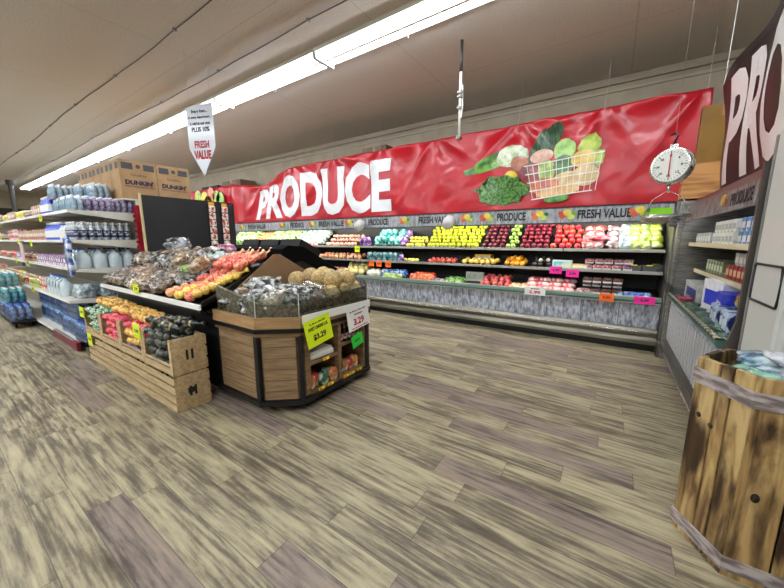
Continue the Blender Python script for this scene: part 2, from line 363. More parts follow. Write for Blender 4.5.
art=[('printed_greens',ell(-1.95,2.66,.42,.07,.12,20,.5,1),leaf),('printed_greens',ell(-1.82,2.78,.36,.06,.3,20,.5,2),leaf),
('printed_leek',ell(-.86,2.92,.34,.15,.75,16,.1,3),leek),('printed_leek',ell(-1.02,2.86,.3,.06,1.1,16,.1,8),leek),
('printed_cauliflower',ell(-1.42,2.79,.27,.17,0,24,.3,4),pal),('printed_cabbage',ell(-.56,2.78,.17,.16,0,20,.1,5),P('cabbage',(120,170,70),(170,205,110))),
('printed_onion',ell(-1.28,2.66,.15,.12,0),P('onion',(150,84,58),(190,120,80))),('printed_turnip',ell(-.92,2.73,.19,.1,.1),P('turnip',(196,140,120),(225,190,170))),
('printed_grapes',ell(-.2,2.8,.17,.13,.3,26,.3,6),P('grapes',(130,160,40),(195,210,90))),('printed_grapes',ell(-.1,2.6,.13,.12,.3,26,.5,7),P('grapes',(130,160,40),(195,210,90))),
('printed_beet',ell(-1.08,2.5,.2,.15,0),P('beet',(92,24,30),(150,60,60))),('printed_lemon',ell(-1.42,2.45,.12,.11,0),P('lemon',(214,178,30),(235,210,80))),
('printed_pear',ell(-.82,2.5,.14,.17,.2),P('pear',(130,160,60),(180,200,100))),('printed_pepper',ell(-.56,2.56,.16,.15,0),P('pepper',(36,84,40),(80,130,70))),
('printed_banana',ell(-.27,2.62,.18,.12,.1),P('banana',(212,170,50),(235,205,110))),('printed_potato',ell(-.5,2.33,.24,.13,.1),P('potato',(198,160,100),(225,195,140))),
('printed_potato',ell(-.22,2.38,.2,.15,.1),P('potato',(198,160,100),(225,195,140))),('printed_carrot',ell(-.85,2.28,.25,.12,.05),P('carrot',(180,70,50),(215,130,80))),
('printed_carrot',ell(-.62,2.18,.34,.09,.08),P('carrot2',(204,150,90),(225,180,120))),('printed_kale',ell(-1.57,2.26,.47,.23,.02,34,.5,11),kale),('printed_basil',ell(-.63,2.07,.2,.055,.05,20,.4,12),leaf),
]
for i,(n,bb,m) in enumerate(art):
    bb.transform(Matrix.Translation((-1.10,0,2.55))@Matrix.Diagonal((.84,1,.95,1))@Matrix.Translation((1.05,0,-2.55)))
    banner_art(n,bb,m,.005+.0012*i,.08)
b=BM()
def strip(b,x0,z0,x1,z1,w=.008):
    d=Vector((x1-x0,0,z1-z0)).normalized(); n=Vector((-d.z,0,d.x))*w
    p,q=Vector((x0,0,z0)),Vector((x1,0,z1)); b.faces.new([b.verts.new(v) for v in (p-n,q-n,q+n,p+n)])
for k in range(5): strip(b,-1.2+.04*k,2.6-.13*k,.02-.03*k,2.68-.13*k)
for k in range(13): strip(b,-1.15+.095*k,2.61+.006*k,-1.02+.08*k,2.1+.005*k,.005)
b.transform(Matrix.Translation((-1.10,0,2.55))@Matrix.Diagonal((.84,1,.95,1))@Matrix.Translation((1.05,0,-2.55)))
banner_art('printed_basket_wire',b,P('wire',(220,214,200),(235,230,220)),.036,.1)
for a in ANC[1:]: obj('cord',cyl(BM(),(a,0,3.2),(a+.02,.1,3.9),.003,4),mat('thread_grey',(190,185,178),.6),ban)
# second banner, farther left
b2=thing('red_banner','red vinyl banner with fruit picture, left beyond the blackboard','banner',(0,5.42,0))
b=BM(); 
gr=[[b.verts.new((-14+6*i/120,.1+.04*math.sin(i*.5+j*.1)+.03*noise.noise(Vector((i*.1,j*.15,9))),1.96+(1.12 if i<95 else 1.12-(i-95)*.006)*j/14)) for j in range(15)] for i in range(121)]
for i in range(120):
    for j in range(14): b.faces.new((gr[i][j],gr[i+1][j],gr[i+1][j+1],gr[i][j+1]))
o=obj('vinyl_sheet',b,vinyl,b2,True); md=o.modifiers.new('s','SOLIDIFY'); md.thickness=.003
for i,(x,z,r,c) in enumerate(((-11.2,2.86,.2,'grapes'),(-10.8,2.8,.2,'lemon'),(-10.4,2.86,.22,'carrot'),(-10.1,2.78,.2,'grapes'),(-9.9,2.7,.22,'cabbage'),(-10.6,2.6,.25,'lemon'))):
    b=BM(); prism(b,[(x+r*math.cos(k*PI/7),z+r*math.sin(k*PI/7)) for k in range(14)],'y',.015,.025); obj('printed_fruit',b,MATS['printed_'+c],b2)
# ---------------- produce case ----------------
tile=tile_mat('grey_stone_laminate',(112,116,128),(204,208,218),(70,70,76),.46,.9)
tileh=tile_mat('grey_header_laminate',(120,122,126),(168,170,174),(90,90,92),1.2,.5)
teal=mat('green_bumper',(70,104,92),.35,coat=.3)
inner=mat('case_interior_black',(14,14,15),.5)
railm=mat('price_rail_grey',(168,165,158),.3,.3)
case_lamp=emis('lit_case_lamp',(255,250,242),CASE_LAMP)
taupe=mat('taupe_base_metal',(150,144,130),.32,.5,rgb2=(120,114,100),scale=5,stretch=(.3,1,6))
U=3.66
def case_unit():
    t=thing('produce_display_case','x','display case',group=None)
    # local: x 0..U (right end at U), y = world y, z world
    b=BM(); box(b,0,5.46,.0,U,6.25,.1); obj('toe_kick',b,black,t)
    b=BM(); prism(b,[(5.40,.10),(5.385,.15),(5.40,.20),(5.44,.205),(5.44,.225),(5.395,.23),(5.38,.285),(5.40,.315),(5.5,.32),(5.5,.1)],'x',0,U); obj('base_bumper',b,taupe,t)
    b=BM(); box(b,0,5.372,.262,U,5.392,.278,.004); obj('trim_strip',b,chrome,t)
    b=BM(); prism(b,[(5.47,.3),(5.415,.66),(5.47,.66),(5.52,.3)],'x',0,U); obj('front_panel',b,tile,t)
    b=BM(); box(b,0,5.36,.655,U,5.44,.672,.004); box(b,0,5.37,.73,U,5.44,.75,.004); obj('rail_edge',b,railm,t)
    b=BM(); prism(b,[(5.365,.672),(5.35,.7),(5.365,.73),(5.43,.73),(5.43,.672)],'x',0,U); obj('green_bumper',b,teal,t)
    b=BM(); prism(b,[(5.43,.70),(6.1,.78),(6.1,.74),(5.43,.66)],'x',0,U); obj('deck',b,inner,t)
    b=BM(); box(b,0,6.1,.3,U,6.25,2.0); obj('back_panel',b,inner,t)
    for nm,z,y0,y1,dz in (('shelf',1.06,5.58,6.1,.03),('shelf',1.355,5.64,6.1,.22)):
        b=BM(); prism(b,[(y0,z-.03),(y0,z),(y1,z+dz),(y1,z+dz-.03)],'x',0,U); s=obj(nm,b,inner,t)
        b=BM()
        for k in range(3): box(b,U/3*k+.006,y0-.02,z-.025,U/3*(k+1)-.006,y0,z+.018,.003)
        obj('price_rail',b,railm,s)
    b=BM(); prism(b,[(5.43,1.77),(5.44,1.95),(5.6,2.0),(6.25,2.0),(6.25,1.93),(5.5,1.9)],'x',0,U); obj('canopy',b,white,t)
    b=BM(); prism(b,[(5.395,1.745),(5.405,1.965),(5.435,1.965),(5.425,1.745)],'x',0,U); obj('header_panel',b,tileh,t)
    b=BM(); box(b,0,5.38,1.735,U,5.44,1.75,.003); box(b,0,5.385,1.96,U,5.44,1.975,.003); obj('header_edge',b,ink,t)
    for k in range(2): obj('lamp',cyl(BM(),(U/2*k+.1,5.56,1.85),(U/2*(k+1)-.1,5.56,1.85),.022,8),case_lamp,t)
    for x in (0,): 
        b=BM(); prism(b,[(5.5,.3),(5.44,.66),(5.60,.8),(6.2,.8),(6.2,.3)],'x',x,x+.012); obj('divider',b,black,t)
    return t
cu=case_unit(); cu.location=(.6-U,0,0)
labs=['produce case section at the right corner, filled with apples and bagged fruit','produce case section left of the green apples, with teal bags on two tiers','produce case section behind the blackboard edge, with lettuce on its top tier','farthest produce case section, hidden behind the blackboard']
cu['label']=labs[0]; units=[cu]
for k in range(1,4): units.append(dup(cu,(.6-U*(k+1),0,0),label=labs[k]))
def unit_of(x): return units[min(3,max(0,int((.6-x)/U)))]
def on_unit(x,y,z): u=unit_of(x); return u,(x-u.location.x,y,z)
# header writing
for s,x,w_ in (('FRESH VALUE',-.14,.62),('PRODUCE',-1.37,.44),('FRESH VALUE',-2.71,.66),('PRODUCE',-3.98,.5),('FRESH VALUE',-5.3,.78),('PRODUCE',-6.45,.5),('FRESH VALUE',-8.1,.8),('PRODUCE',-9.4,.55)):
    u,l=on_unit(x,5.397,1.86); letters(s,w_,.125,ink,u,l,'-y',.03)
veg=[P('tomato',(190,60,40),(220,120,60)),MATS['printed_grapes'],MATS['printed_lemon'],leaf]
for x in (-.58,.26,-.95,-1.75,-2.1,-3.35,-4.45,-4.75,-5.9,-7.0,-8.8):
    u,l=on_unit(x,0,0)
    for i,(dx,dz,r) in enumerate(((-.06,-.02,.045),(.05,-.025,.05),(0,.03,.05),(.09,.02,.03),(-.09,.025,.035))):
        b=BM(); prism(b,[(l[0]+dx+r*math.cos(k*PI/5),1.86+dz+r*.9*math.sin(k*PI/5)) for k in range(10)],'y',5.394-.0008*i,5.399); obj('printed_vegetable',b,veg[i%4],u)
# end post between cases
t=thing('case_end_post','grey metal end post where the two produce cases meet','post',(.6,5.23,0))
b=BM(); box(b,.01,.1,0,.13,1.0,1.98,.01); obj('end_panel',b,dsteel,t)
b=BM(); box(b,.03,-.02,.0,.09,.1,1.95,.012); obj('upright',b,steel,t)
b=BM(); box(b,-.06,.02,1.66,.2,.12,1.78,.03); obj('elbow_trim',b,steel,t)
b=BM(); prism(b,[(0,0),(.12,0),(.12,.62),(.02,.66)],'y',.0,.2); obj('base_guard',b,dsteel,t)
# ---- fruit prototypes ----
def fruit(name,label,cat,m,r=.04,sc=(1,1,1),stem=None,group=None):
    b=BM(); prof=[]
    n=9
    for i in range(n+1):
        a=PI*i/n; rr=r*math.sin(a); z=-r*math.cos(a)
        if i>=n-1: z-=r*.12*(1 if i==n else .2)
        prof.append((max(rr,0) if 0<i<n else 0,z+r))
    lathe(b,prof,12); b.transform(Matrix.Diagonal((*sc,1)))
    o=obj(name,b,m,smooth=True); tag(o,label,cat,group); o.location=(0,0,-5); return o
PROTOS=[]
def proto(o): PROTOS.append(o); return o
FM={}
def fm(n,c,c2,rand=.12,rough=.3,scale=30): return mat('skin_'+n,c,rough,rgb2=c2,scale=scale,rand=rand,coat=.2)
first={}
def put(o,loc,rot=0,label=None,group=None,scale=None):
    """first use moves the source itself, later ones are copies"""
    if o.name not in first and scale is None:
        first[o.name]=1
        # keep children cache valid before moving
        KIDS[o.name]=[(ch,kids(ch)) for ch in kids(o)]
        o.location=loc; o.rotation_euler=rot if isinstance(rot,(tuple,list)) else (0,0,rot)
        if label: o['label']=label
        if group: o['group']=group
        return o
    if o.name not in KIDS: KIDS[o.name]=[(ch,kids(ch)) for ch in kids(o)]
    r=dup(o,loc,rot,label,group,scale); return r
def rows(o,x0,x1,y0,z0,nr,dy,dz,pitch,label,group,jit=.006,rotr=1,skew=0):
    first.pop(o.name,None)
    for j in range(nr):
        n=max(1,int((x1-x0)/pitch)); 
        for i in range(n):
            x=x0+(i+.5+(.25 if j%2 else 0))*(x1-x0)/(n+.25)+skew*j
            put(o,(x+random.uniform(-jit,jit),y0+dy*j,z0+dz*j+random.uniform(0,jit)),(random.uniform(-.4,.4),random.uniform(-.4,.4),random.uniform(0,6)),label,group)
SZ=lambda y: 1.355+(y-5.64)*.22/.46
# top tier sections. rows rise with the shelf, plus piled steepness
def f2(name,cat,m,r,label,group,x0,x1,nr,pitch,y0=5.67,z0=1.365,dy=.068,dz=.066,**k):
    o=fruit(name,label,cat,m,r,group=group,**{a:k.pop(a) for a in list(k) if a in('sc',)})
    rows(o,x0,x1,y0,z0,nr,dy,dz,pitch,label,group,**k)
f2('green_apple','apple',fm('yellow_green_apple',(176,184,22),(200,204,50)),.041,'yellow green apple in the wide sloping block on the top tier','yellow green apples on the top tier',-3.0,-1.93,6,.085)
f2('lemon','lemon',fm('lemon',(226,214,60),(236,226,110)),.036,'small yellow lemon in the low row left of the green apples','lemons left of the green apples',-3.45,-3.0,3,.085,sc=(1.25,1,1))
f2('plum','plum',fm('dark_plum',(70,12,28),(128,30,50)),.04,'dark red plum in the block right of the green apples','dark plums on the top tier',-1.9,-1.5,6,.082)
f2('granny_apple','apple',fm('pale_green',(150,196,80),(186,216,120)),.038,'pale green apple in the narrow block between dark plums','pale green apples between the plums',-1.48,-1.3,6,.085)
f2('dark_apple','apple',fm('dark_red',(86,14,30),(160,34,62)),.041,'dark red apple in the block left of the bright red apples','dark red apples on the top tier',-1.27,-.82,6,.085)
f2('red_apple','apple',fm('bright_red',(206,28,36),(232,84,84)),.045,'bright red apple in the block left of the bagged fruit','bright red apples on the top tier',-.8,-.38,5,.09,dy=.08,dz=.072)
f2('peach','peach',fm('peach',(236,160,140),(250,204,180)),.042,'pale peach in the rows left of the purple bags','pale peaches on the top tier',-5.75,-4.75,3,.1,dy=.13,dz=.09)
# bags
def bag(name,label,cat,m,rx,ry,rz,seed,group=None,neck=None,lab=None,amp=.25,amp2=.12,freq=2.2,freq2=7):
    t=thing(name,label,cat,(0,0,-5),group=group)
    obj('bag_body',blob(BM(),rx,ry,rz,seed,amp,freq,3,True,amp2,freq2,boxy=.25),m,t,True)
    if neck:
        b=BM(); lathe(b,[(.012,-.01),(.006,.008),(.009,.02),(.016,.04),(.003,.052),(0,.052)],7); b.transform(Matrix.Translation((rx*.85,0,rz*1.0))@Matrix.Rotation(R(70),4,'Y')); obj('tied_neck',b,neck,t,True)
    if lab:
        b=blob(BM(),rx*.5,ry*.62,rz*1.03,seed,amp,freq,2,True,0,freq2,boxy=.25); 
        for v in list(b.verts):
            if v.co.z<rz*1.0: v.co.z=rz*.9
        obj('printed_label',b,lab,t,True)
    return t
def bagm(n,c,c2,scale=14,**k): return mat('bag_'+n,c,.22,rgb2=c2,scale=scale,detail=5,lo=.44,hi=.62,bump=.9,bscale=30,coat=.9,rand=.1,**k)
bagp=bagm('pink_apples',(160,70,72),(222,196,192))
bagg=bagm('grey_grapes',(120,90,100),(225,222,222)); bagr=bagm('red_netting',(210,50,80),(245,150,165)); bagb=bagm('bluish',(130,150,160),(225,235,235))
baggr=bagm('green_grapes',(150,180,70),(220,236,170)); bagyg=bagm('lime',(180,204,60),(235,240,170)); tealb=bagm('teal',(20,110,110),(130,225,210)); purb=bagm('purple',(90,40,130),(215,180,230))
dgr=bagm('dark_greens',(26,50,34),(90,130,110)); whb=bagm('white',(130,158,140),(208,220,212)); orb=bagm('red_orange',(214,60,24),(250,150,90)); blb=bagm('blue',(30,70,150),(150,190,225))
SH=lambda y:1.365+(y-5.70)*.8
def bagrow(name,label,cat,m,x0,x1,rx,ry,rz,group,ys=(5.72,5.82,5.92,6.02),step=None,zf=SH,neck=None,seed=1,lab=None,amp=.25):
    t=bag(name,label,cat,m,rx,ry,rz,seed,group,neck,lab,amp); step=step or rx*1.55
    n=max(1,round((x1-x0)/step))
    for y in ys:
        for i in range(n):
            put(t,(x0+(i+.5)*(x1-x0)/n,y,zf(y)),(R(14) if zf is SH else 0,0,random.uniform(-.5,.5)+(PI if random.random()<.4 else 0)),label,group)
    return t
bagrow('bagged_fruit','clear bag of pink and grey fruit right of the bright red apples','bagged fruit',bagp,-.36,-.12,.09,.08,.06,'pink grey bagged fruit on the top tier')
bagrow('bagged_grapes','clear bag of dusky grapes in the middle of the bagged fruit','bagged grapes',bagg,-.1,.1,.09,.08,.06,'dusky bagged grapes on the top tier')
first.clear()
t=bag('netted_fruit','pink red netted bag lying across the bagged fruit','bagged fruit',bagr,.15,.05,.04,5); put(t,(-.16,5.76,1.50),(.3,0,.25))
bagrow('bagged_grapes','bluish clear bag of grapes left of the green grapes','bagged grapes',bagb,.0+.1,.2,.09,.08,.065,'bluish bagged grapes on the top tier')
bagrow('bagged_grapes','bag of green grapes near the right end of the top tier','bagged grapes',baggr,.2,.44,.09,.08,.065,'green bagged grapes on the top tier')
bagrow('bagged_grapes','bag of lime green grapes against the right end of the top tier','bagged grapes',bagyg,.4,.58,.08,.08,.06,'lime green grapes at the right end')
bagrow('salad_bag','teal printed salad bag standing on the top tier','salad bag',tealb,-4.3,-3.62,.10,.07,.12,'teal salad bags on the top tier',ys=(5.72,5.9),lab=whb)
bagrow('salad_bag','purple printed salad bag right of the teal bags on the top tier','salad bag',purb,-3.66,-3.46,.09,.06,.11,'purple salad bags on the top tier',ys=(5.72,5.9))
bagrow('salad_bag','purple printed salad bag left of the teal bags on the top tier','salad bag',purb,-4.66,-4.44,.09,.06,.11,'purple salad bags left of the teal ones',ys=(5.72,))
bagrow('wrapped_lettuce','white and mint wrapped lettuce in the pile left of the peaches','lettuce',whb,-6.9,-5.9,.11,.09,.08,'white wrapped lettuce on the top tier')
bagrow('wrapped_vegetable','pink white wrapped vegetable pack on the top tier','vegetable pack',bagp,-7.4,-6.0,.10,.08,.05,'pink wrapped packs on the top tier',ys=(5.68,))
bagrow('lettuce','leafy green lettuce head at the far left of the top tier','lettuce',bagm('lettuce',(70,130,40),(190,220,130)),-9.9,-8.7,.12,.1,.09,'leafy lettuce heads on the top tier')
bagrow('cabbage','pale green cabbage on the top tier right of the lettuce','cabbage',bagm('cabbage',(96,140,60),(188,206,150)),-8.1,-6.95,.11,.1,.085,'pale cabbages on the top tier')
bagrow('carrot_bag','orange bag of carrots between lettuce and cabbages','carrots',bagm('carrots',(225,120,40),(245,190,130)),-8.7,-8.15,.1,.08,.06,'carrot bags on the top tier')
# tier 2 (z 1.06)
T2=lambda y:1.068+(y-5.6)*.05
def clam():
    t=thing('berry_pack','x','berry pack',(0,0,-5))
    b=BM(); prism(b,[(-.05,.0),(.05,.0),(.055,.022),(-.055,.022)],'y',-.07,.07); obj('tray',b,mat('tray_clear',(220,215,215),.15,alpha=1),t)
    b=BM()
    for i in range(28): ball(b,(-.04+.0265*(i%4)+random.uniform(-.006,.006),-.055+.0185*(i//4)+random.uniform(-.005,.005),.035+random.uniform(0,.02)),.0165,1)
    obj('berries',b,mat('berry_pink',(205,60,90),.3,rgb2=(240,170,185),scale=30,rand=.2),t,True)
    b=BM(); box(b,-.055,-.07,.022,.055,.07,.076,.004); obj('lid',b,clear('lid_clear',(240,240,242),.25,.1),t)
    return t
c1=clam(); 
for lay in range(2):
    for i in range(5): put(c1,(-.28+i*.12+.02*lay,5.67+.1*lay,T2(5.7)+.08*lay),random.uniform(-.15,.15),'clear clamshell of pink berries on the middle tier','pink berry packs on the middle tier')
def recolor(root,name,rep):
    r=dup(root,(0,0,-5))
    for c in kids(r):
        if c.name.split('.')[0] in rep: c.data=c.data.copy(); c.data.materials.clear(); c.data.materials.append(rep[c.name.split('.')[0]])
    r.name=name; return r
darkb=mat('berry_dark',(52,14,22),.3,rgb2=(130,60,66),scale=30,rand=.2)
c2=recolor(c1,'berry_pack',{'berries':darkb}); KIDS.pop(c2.name,None); first.pop(c2.name,None)
for lay in range(3):
    for i in range(4): put(c2,(-.26+i*.125,5.58+.1*(lay%2),.728+.08*lay+.01*(lay%2)),random.uniform(-.1,.1),'clamshell of dark berries near the right end of the bottom tier','dark berry packs on the bottom tier')
def tub():
    t=thing('black_tub','black produce tub with a yellow label on the middle tier','tub',(0,0,-5),group='black tubs at the right of the middle tier')
    b=BM(); prism(b,[(-.07,0),(.07,0),(.08,.07),(-.08,.07)],'y',-.05,.05); obj('tub_body',b,mat('tub_grey',(90,92,92),.2,coat=.4),t)
    obj('lid',box(BM(),-.085,-.055,.07,.085,.055,.082,.004),clear('lid_clear'),t); obj('label_sticker',box(BM(),-.035,-.056,.078,.035,.02,.0865,.002),mat('yellow_label',(235,220,40),.4),t); return t
tb=tub(); 
for x in (.3,.47): put(tb,(x-.02,5.66,T2(5.66)))
put(tb,(.53-.0,5.84,T2(5.84)))
f2('orange','orange',fm('orange',(238,150,24),(248,180,50)),.042,'orange piled in a small heap on the middle tier','oranges on the middle tier',-1.5,-1.13,3,.09,y0=5.64,z0=1.068,dy=.09,dz=.03)
f2('orange','orange',fm('orange',(238,150,24),(248,180,50)),.042,'orange on top of the small heap on the middle tier','top oranges on the middle tier',-1.42,-1.2,2,.09,y0=5.68,z0=1.14,dy=.09,dz=.02)
f2('yellow_mango','mango',fm('mango',(240,190,60),(250,215,110)),.045,'yellow mango left of the oranges on the middle tier','mangoes on the middle tier',-2.25,-1.6,2,.1,y0=5.64,z0=1.068,dy=.1,dz=.03)
f2('avocado','avocado',fm('avocado',(24,24,20),(60,56,44)),.04,'dark avocado in the heap on the middle tier','avocados on the middle tier',-1.08,-.72,3,.1,y0=5.65,z0=1.068,dy=.08,dz=.045,sc=(1.2,1,1))
f2('onion_white','onion',fm('white_onion',(225,215,205),(245,240,235)),.03,'small white bulb among the avocados','white bulbs among the avocados',-1.0,-.74,1,.1,y0=5.66,z0=1.15,dy=.08,dz=.045)
f2('tomato','tomato',fm('tomato_red',(222,70,50),(240,130,110)),.038,'red tomato in the low row at the middle tier','red tomatoes on the middle tier',-2.95,-2.35,2,.09,y0=5.64,z0=1.068,dy=.08,dz=.03)
f2('squash','squash',fm('yellow_squash',(236,220,70),(246,236,130)),.035,'yellow squash beside the teal bags on the middle tier','yellow squash on the middle tier',-3.5,-3.15,1,.08,y0=5.64,z0=1.068,dy=.08,dz=.03,sc=(1,1.6,1))
f2('nectarine','nectarine',fm('nectarine',(232,130,90),(246,200,150)),.045,'nectarine in the rows left on the middle tier','nectarines on the middle tier',-5.9,-4.6,2,.11,y0=5.64,z0=1.068,dy=.1,dz=.05)
first.clear()
bagrow('vegetable_pack','red and white vegetable pack on the left of the middle tier','vegetable pack',bagm('redwhite',(190,60,50),(245,225,205)),-7.4,-5.9,.1,.07,.05,'red white packs on the middle tier',ys=(5.66,5.8),zf=T2)
bagrow('salad_bag','dark teal salad bag standing on the middle tier','salad bag',bagm('dark_teal',(14,70,76),(110,170,170)),-4.45,-3.65,.09,.06,.1,'dark teal bags on the middle tier',ys=(5.65,5.8),zf=T2)
bagrow('salad_bag','pink purple bag right of the dark teal bags on the middle tier','salad bag',purb,-3.68,-3.5,.08,.05,.08,'purple bag on the middle tier',ys=(5.65,),zf=T2)
def card_box(name,label,cat,w_,d,h,m,loc,rot=0,band=None,group=None,bandlabel=None):
    t=thing(name,label,cat,loc,(0,0,rot),group)
    obj('carton_body',box(BM(),-w_/2,-d/2,0,w_/2,d/2,h,.004),m,t)
    if band: obj('printed_panel',box(BM(),-w_*.42,-d/2-.002,h*.25,w_*.42,-d/2+.001,h*.8),band,t)
    return t
card_box('produce_carton','yellow open carton standing behind the mangoes','carton',.3,.16,.15,mat('yellow_carton',(240,200,70),.5),(-1.92,5.86,1.09),0,paper)
card_box('produce_carton','pale blue printed carton at the pink price tag','carton',.27,.12,.12,mat('mint_carton',(200,228,225),.5),(-.62,5.68,1.07),0,P('cartonblue',(110,190,215),(240,235,200)))
card_box('produce_carton','yellow lidded tray right of the pale blue carton','tray',.22,.12,.07,mat('tan_carton',(226,180,80),.5),(-.4+.02,5.66,1.07),0,paper)
card_box('produce_carton','small white carton at the left of the middle tier','carton',.16,.12,.11,paper,(-7.75,5.7,1.07))
# tier 3 deck
T3=lambda y:.712+(y-5.46)*.12
f2('apple','apple',fm('pink_apple',(214,54,66),(238,130,120)),.042,'pinkish red apple in the low pile on the bottom tier','pink apples on the bottom tier',-1.85,-1.35,4,.09,y0=5.5,z0=.72,dy=.08,dz=.035)
f2('yellow_melon','melon',fm('yellow_melon',(214,196,120),(235,222,160)),.075,'pale yellow melon in the pile behind the cantaloupes','pale yellow melons on the bottom tier',-5.1,-4.45,3,.16,y0=5.54,z0=.72,dy=.13,dz=.07)
f2('cauliflower','cauliflower',fm('cauliflower',(215,222,190),(240,242,225)),.07,'white green cauliflower left of the blue bags','cauliflowers on the bottom tier',-4.4,-3.95,2,.15,y0=5.52,z0=.72,dy=.13,dz=.03)
first.clear()
DK=dict(zf=T3)
bagrow('carrot_bag','blue topped bag leaning on the bottom tier','vegetable bag',blb,-4.0,-3.45,.13,.08,.09,'blue topped bags on the bottom tier',ys=(5.56,5.7),**DK)
bagrow('celery_bag','green celery bag below the blue tops','celery',baggr,-3.9,-3.45,.11,.06,.07,'celery bags on the bottom tier',ys=(5.47,),**DK)
bagrow('pepper_bag','red orange bag of peppers on the bottom tier','pepper bag',orb,-3.25,-2.8,.11,.08,.08,'red orange pepper bags on the bottom tier',ys=(5.52,5.66),**DK)
bagrow('vegetable_pack','dull purple pack right of the pepper bags','vegetable pack',bagg,-2.78,-2.45,.08,.06,.04,'dull packs right of the peppers',ys=(5.52,),**DK)
bagrow('lettuce','green lettuce bag on the bottom tier left of the white card','lettuce',bagm('lettuce',(70,130,40),(190,220,130)),-2.5,-2.15,.1,.08,.06,'lettuce on the bottom tier',ys=(5.5,5.62),**DK)
bagrow('greens_bag','leafy greens bunch at the left of the bottom tier','greens',dgr,-6.9,-5.9,.12,.09,.08,'leafy greens on the bottom tier',ys=(5.56,5.7),**DK)
bagrow('radish_bag','pink white bag left of the pale melons','vegetable bag',bagp,-5.9,-5.15,.12,.09,.08,'pink white bags on the bottom tier',ys=(5.56,5.7),**DK)
bagrow('meat_pack','pink and white wrapped fruit pack in the stacked middle of the bottom tier','fruit pack',bagm('watermelon',(224,90,96),(250,225,215)),-1.1,-.42,.1,.09,.045,'pink white packs on the bottom tier',ys=(5.5,5.62,5.74),zf=lambda y:.72+(y-5.5)*.45,amp=.1)
bagrow('fruit_pack','cream wrapped pack left of the pink packs','fruit pack',bagm('creamwrap',(216,160,110),(250,230,205)),-1.35,-1.05,.09,.08,.04,'cream packs on the bottom tier',ys=(5.5,5.62),**DK)
bagrow('berry_tray','pale brown lidded tray left of the dark berries','fruit pack',bagm('brownpack',(140,90,80),(225,205,200)),-.4,-.2,.1,.07,.05,'brown tray packs on the bottom tier',ys=(5.5,),**DK)
bagrow('blue_pack','small blue and white pack at the right end of the bottom tier','pack',blb,.12,.5,.05,.05,.035,'blue packs at the right end',ys=(5.48,5.58),**DK)
card_box('white_sign_box','white display card box standing behind the lettuce','card',.34,.03,.17,paper,(-2.05,5.78,.75),0,P('cardprint',(200,210,160),(240,240,235)))
card_box('produce_carton','tan open carton behind the pale melons','carton',.4,.2,.18,mat('cream_carton',(235,215,160),.6),(-4.85,5.95,.78))
# price tags
def card(label,m,loc,w_,h,face='-y',lines=(),name='price_card',cat='price sign',tilt=0,group=None):
    rot=FACE[face] if isinstance(face,str) else face
    t=thing(name,label,cat,loc,(rot[0]+tilt,rot[1],rot[2]),group)
    obj('card_panel',box(BM(),-w_/2,-h/2,-.002,w_/2,h/2,.002),m,t)
    for (s,ww,hh,y,mm) in lines:
        obj('lettering',text(s,ww,hh,.001,.04),mm,t,loc=(0,y,.0021))
    return t
dm=lambda k='2.99':((k,.09,.035,0,ink),)
for x,l in ((-7.02,'left of the pair of yellow price tags on the upper shelf edge'),(-6.72,'right of the pair of yellow price tags on the upper shelf edge'),(-4.72,'yellow price tag on the upper shelf edge below the purple bags')):
    card(l,yel,(x,5.605,1.30),.14,.13,lines=dm('1.99'),group=None)
for x,l in ((-4.28,'leftmost orange price tag below the dark teal bags'),(-4.08,'middle orange price tag below the dark teal bags'),(-3.84,'rightmost orange price tag below the dark teal bags')):
    card(l,orac,(x,5.55,1.0),.14,.12,lines=dm('1.99'))
card('upper left pink price tag under the pale blue carton',pinkc,(-.69,5.55,1.04),.17,.11,lines=dm('2.99'))
card('lower right pink price tag under the yellow lidded tray',pinkc,(-.46,5.545,1.0),.17,.11,lines=dm('2.99'))
card('white price card with red digits on the green bumper',paper,(-.93,5.34,.72),.3,.13,lines=(('5.99',.16,.05,-.02,redink),('fresh',.12,.02,.035,ink)))
card('orange price tag on the green bumper below the dark berries',orac,(.0,5.34,.71),.17,.11,lines=dm('3.99'))
card('pink price tag on the green bumper at the right corner',pinkc,(.42,5.34,.71),.22,.1,lines=dm('2.49'))
# produce bag rolls hanging at the header
for x,l in ((-2.38,'white translucent bag roll hanging at the header right of FRESH VALUE'),(-4.37,'white translucent bag roll hanging at the header among small letters')):
    t=thing('bag_roll',l,'bag roll',(x,5.28,1.8))
    b=BM(); lathe(b,[(.012,-.1),(.085,-.09),(.1,-.03),(.1,.05),(.08,.1),(.012,.1)],16); b.transform(Matrix.Rotation(R(90),4,'X')@Matrix.Rotation(R(40),4,'X')); obj('roll',b,mat('milky_plastic',(225,225,222),.3,coat=.4),t,True)
    obj('hanger_rod',cyl(BM(),(0,-.02,.05),(0,.12,.15),.006,6),steel,t)
# boxes on top of the case behind the banner
kraft=mat('kraft_card',(176,142,100),.75,rgb2=(160,126,86),scale=5)
kraftd=mat('kraft_card_dark',(120,100,80),.75,rgb2=(104,86,68),scale=5)
tape=mat('packing_tape',(150,112,70),.3)
def carton(label,w_,d,h,loc,m=kraft,rot=0,group=None,flap=True,stripe=None):
    t=thing('cardboard_box',label,'box',loc,(0,0,rot),group)
    obj('carton_body',box(BM(),-w_/2,-d/2,0,w_/2,d/2,h,.004),m,t)
    obj('packing_tape',box(BM(),-.03,-d/2-.001,h*.8,.03,d/2+.001,h+.0015),tape,t)
    if stripe: obj('printed_panel',box(BM(),-w_*.3,-d/2-.002,h*.3,w_*.3,-d/2,h*.7),stripe,t)
    return t
for k in range(3): carton(['bottom','middle','top'][k]+' cardboard box of the stack rising behind the red banner letters',.62,.5,.47,(-4.3,5.95,2.0+.472*k),kraftd,stripe=ink if k==2 else None)
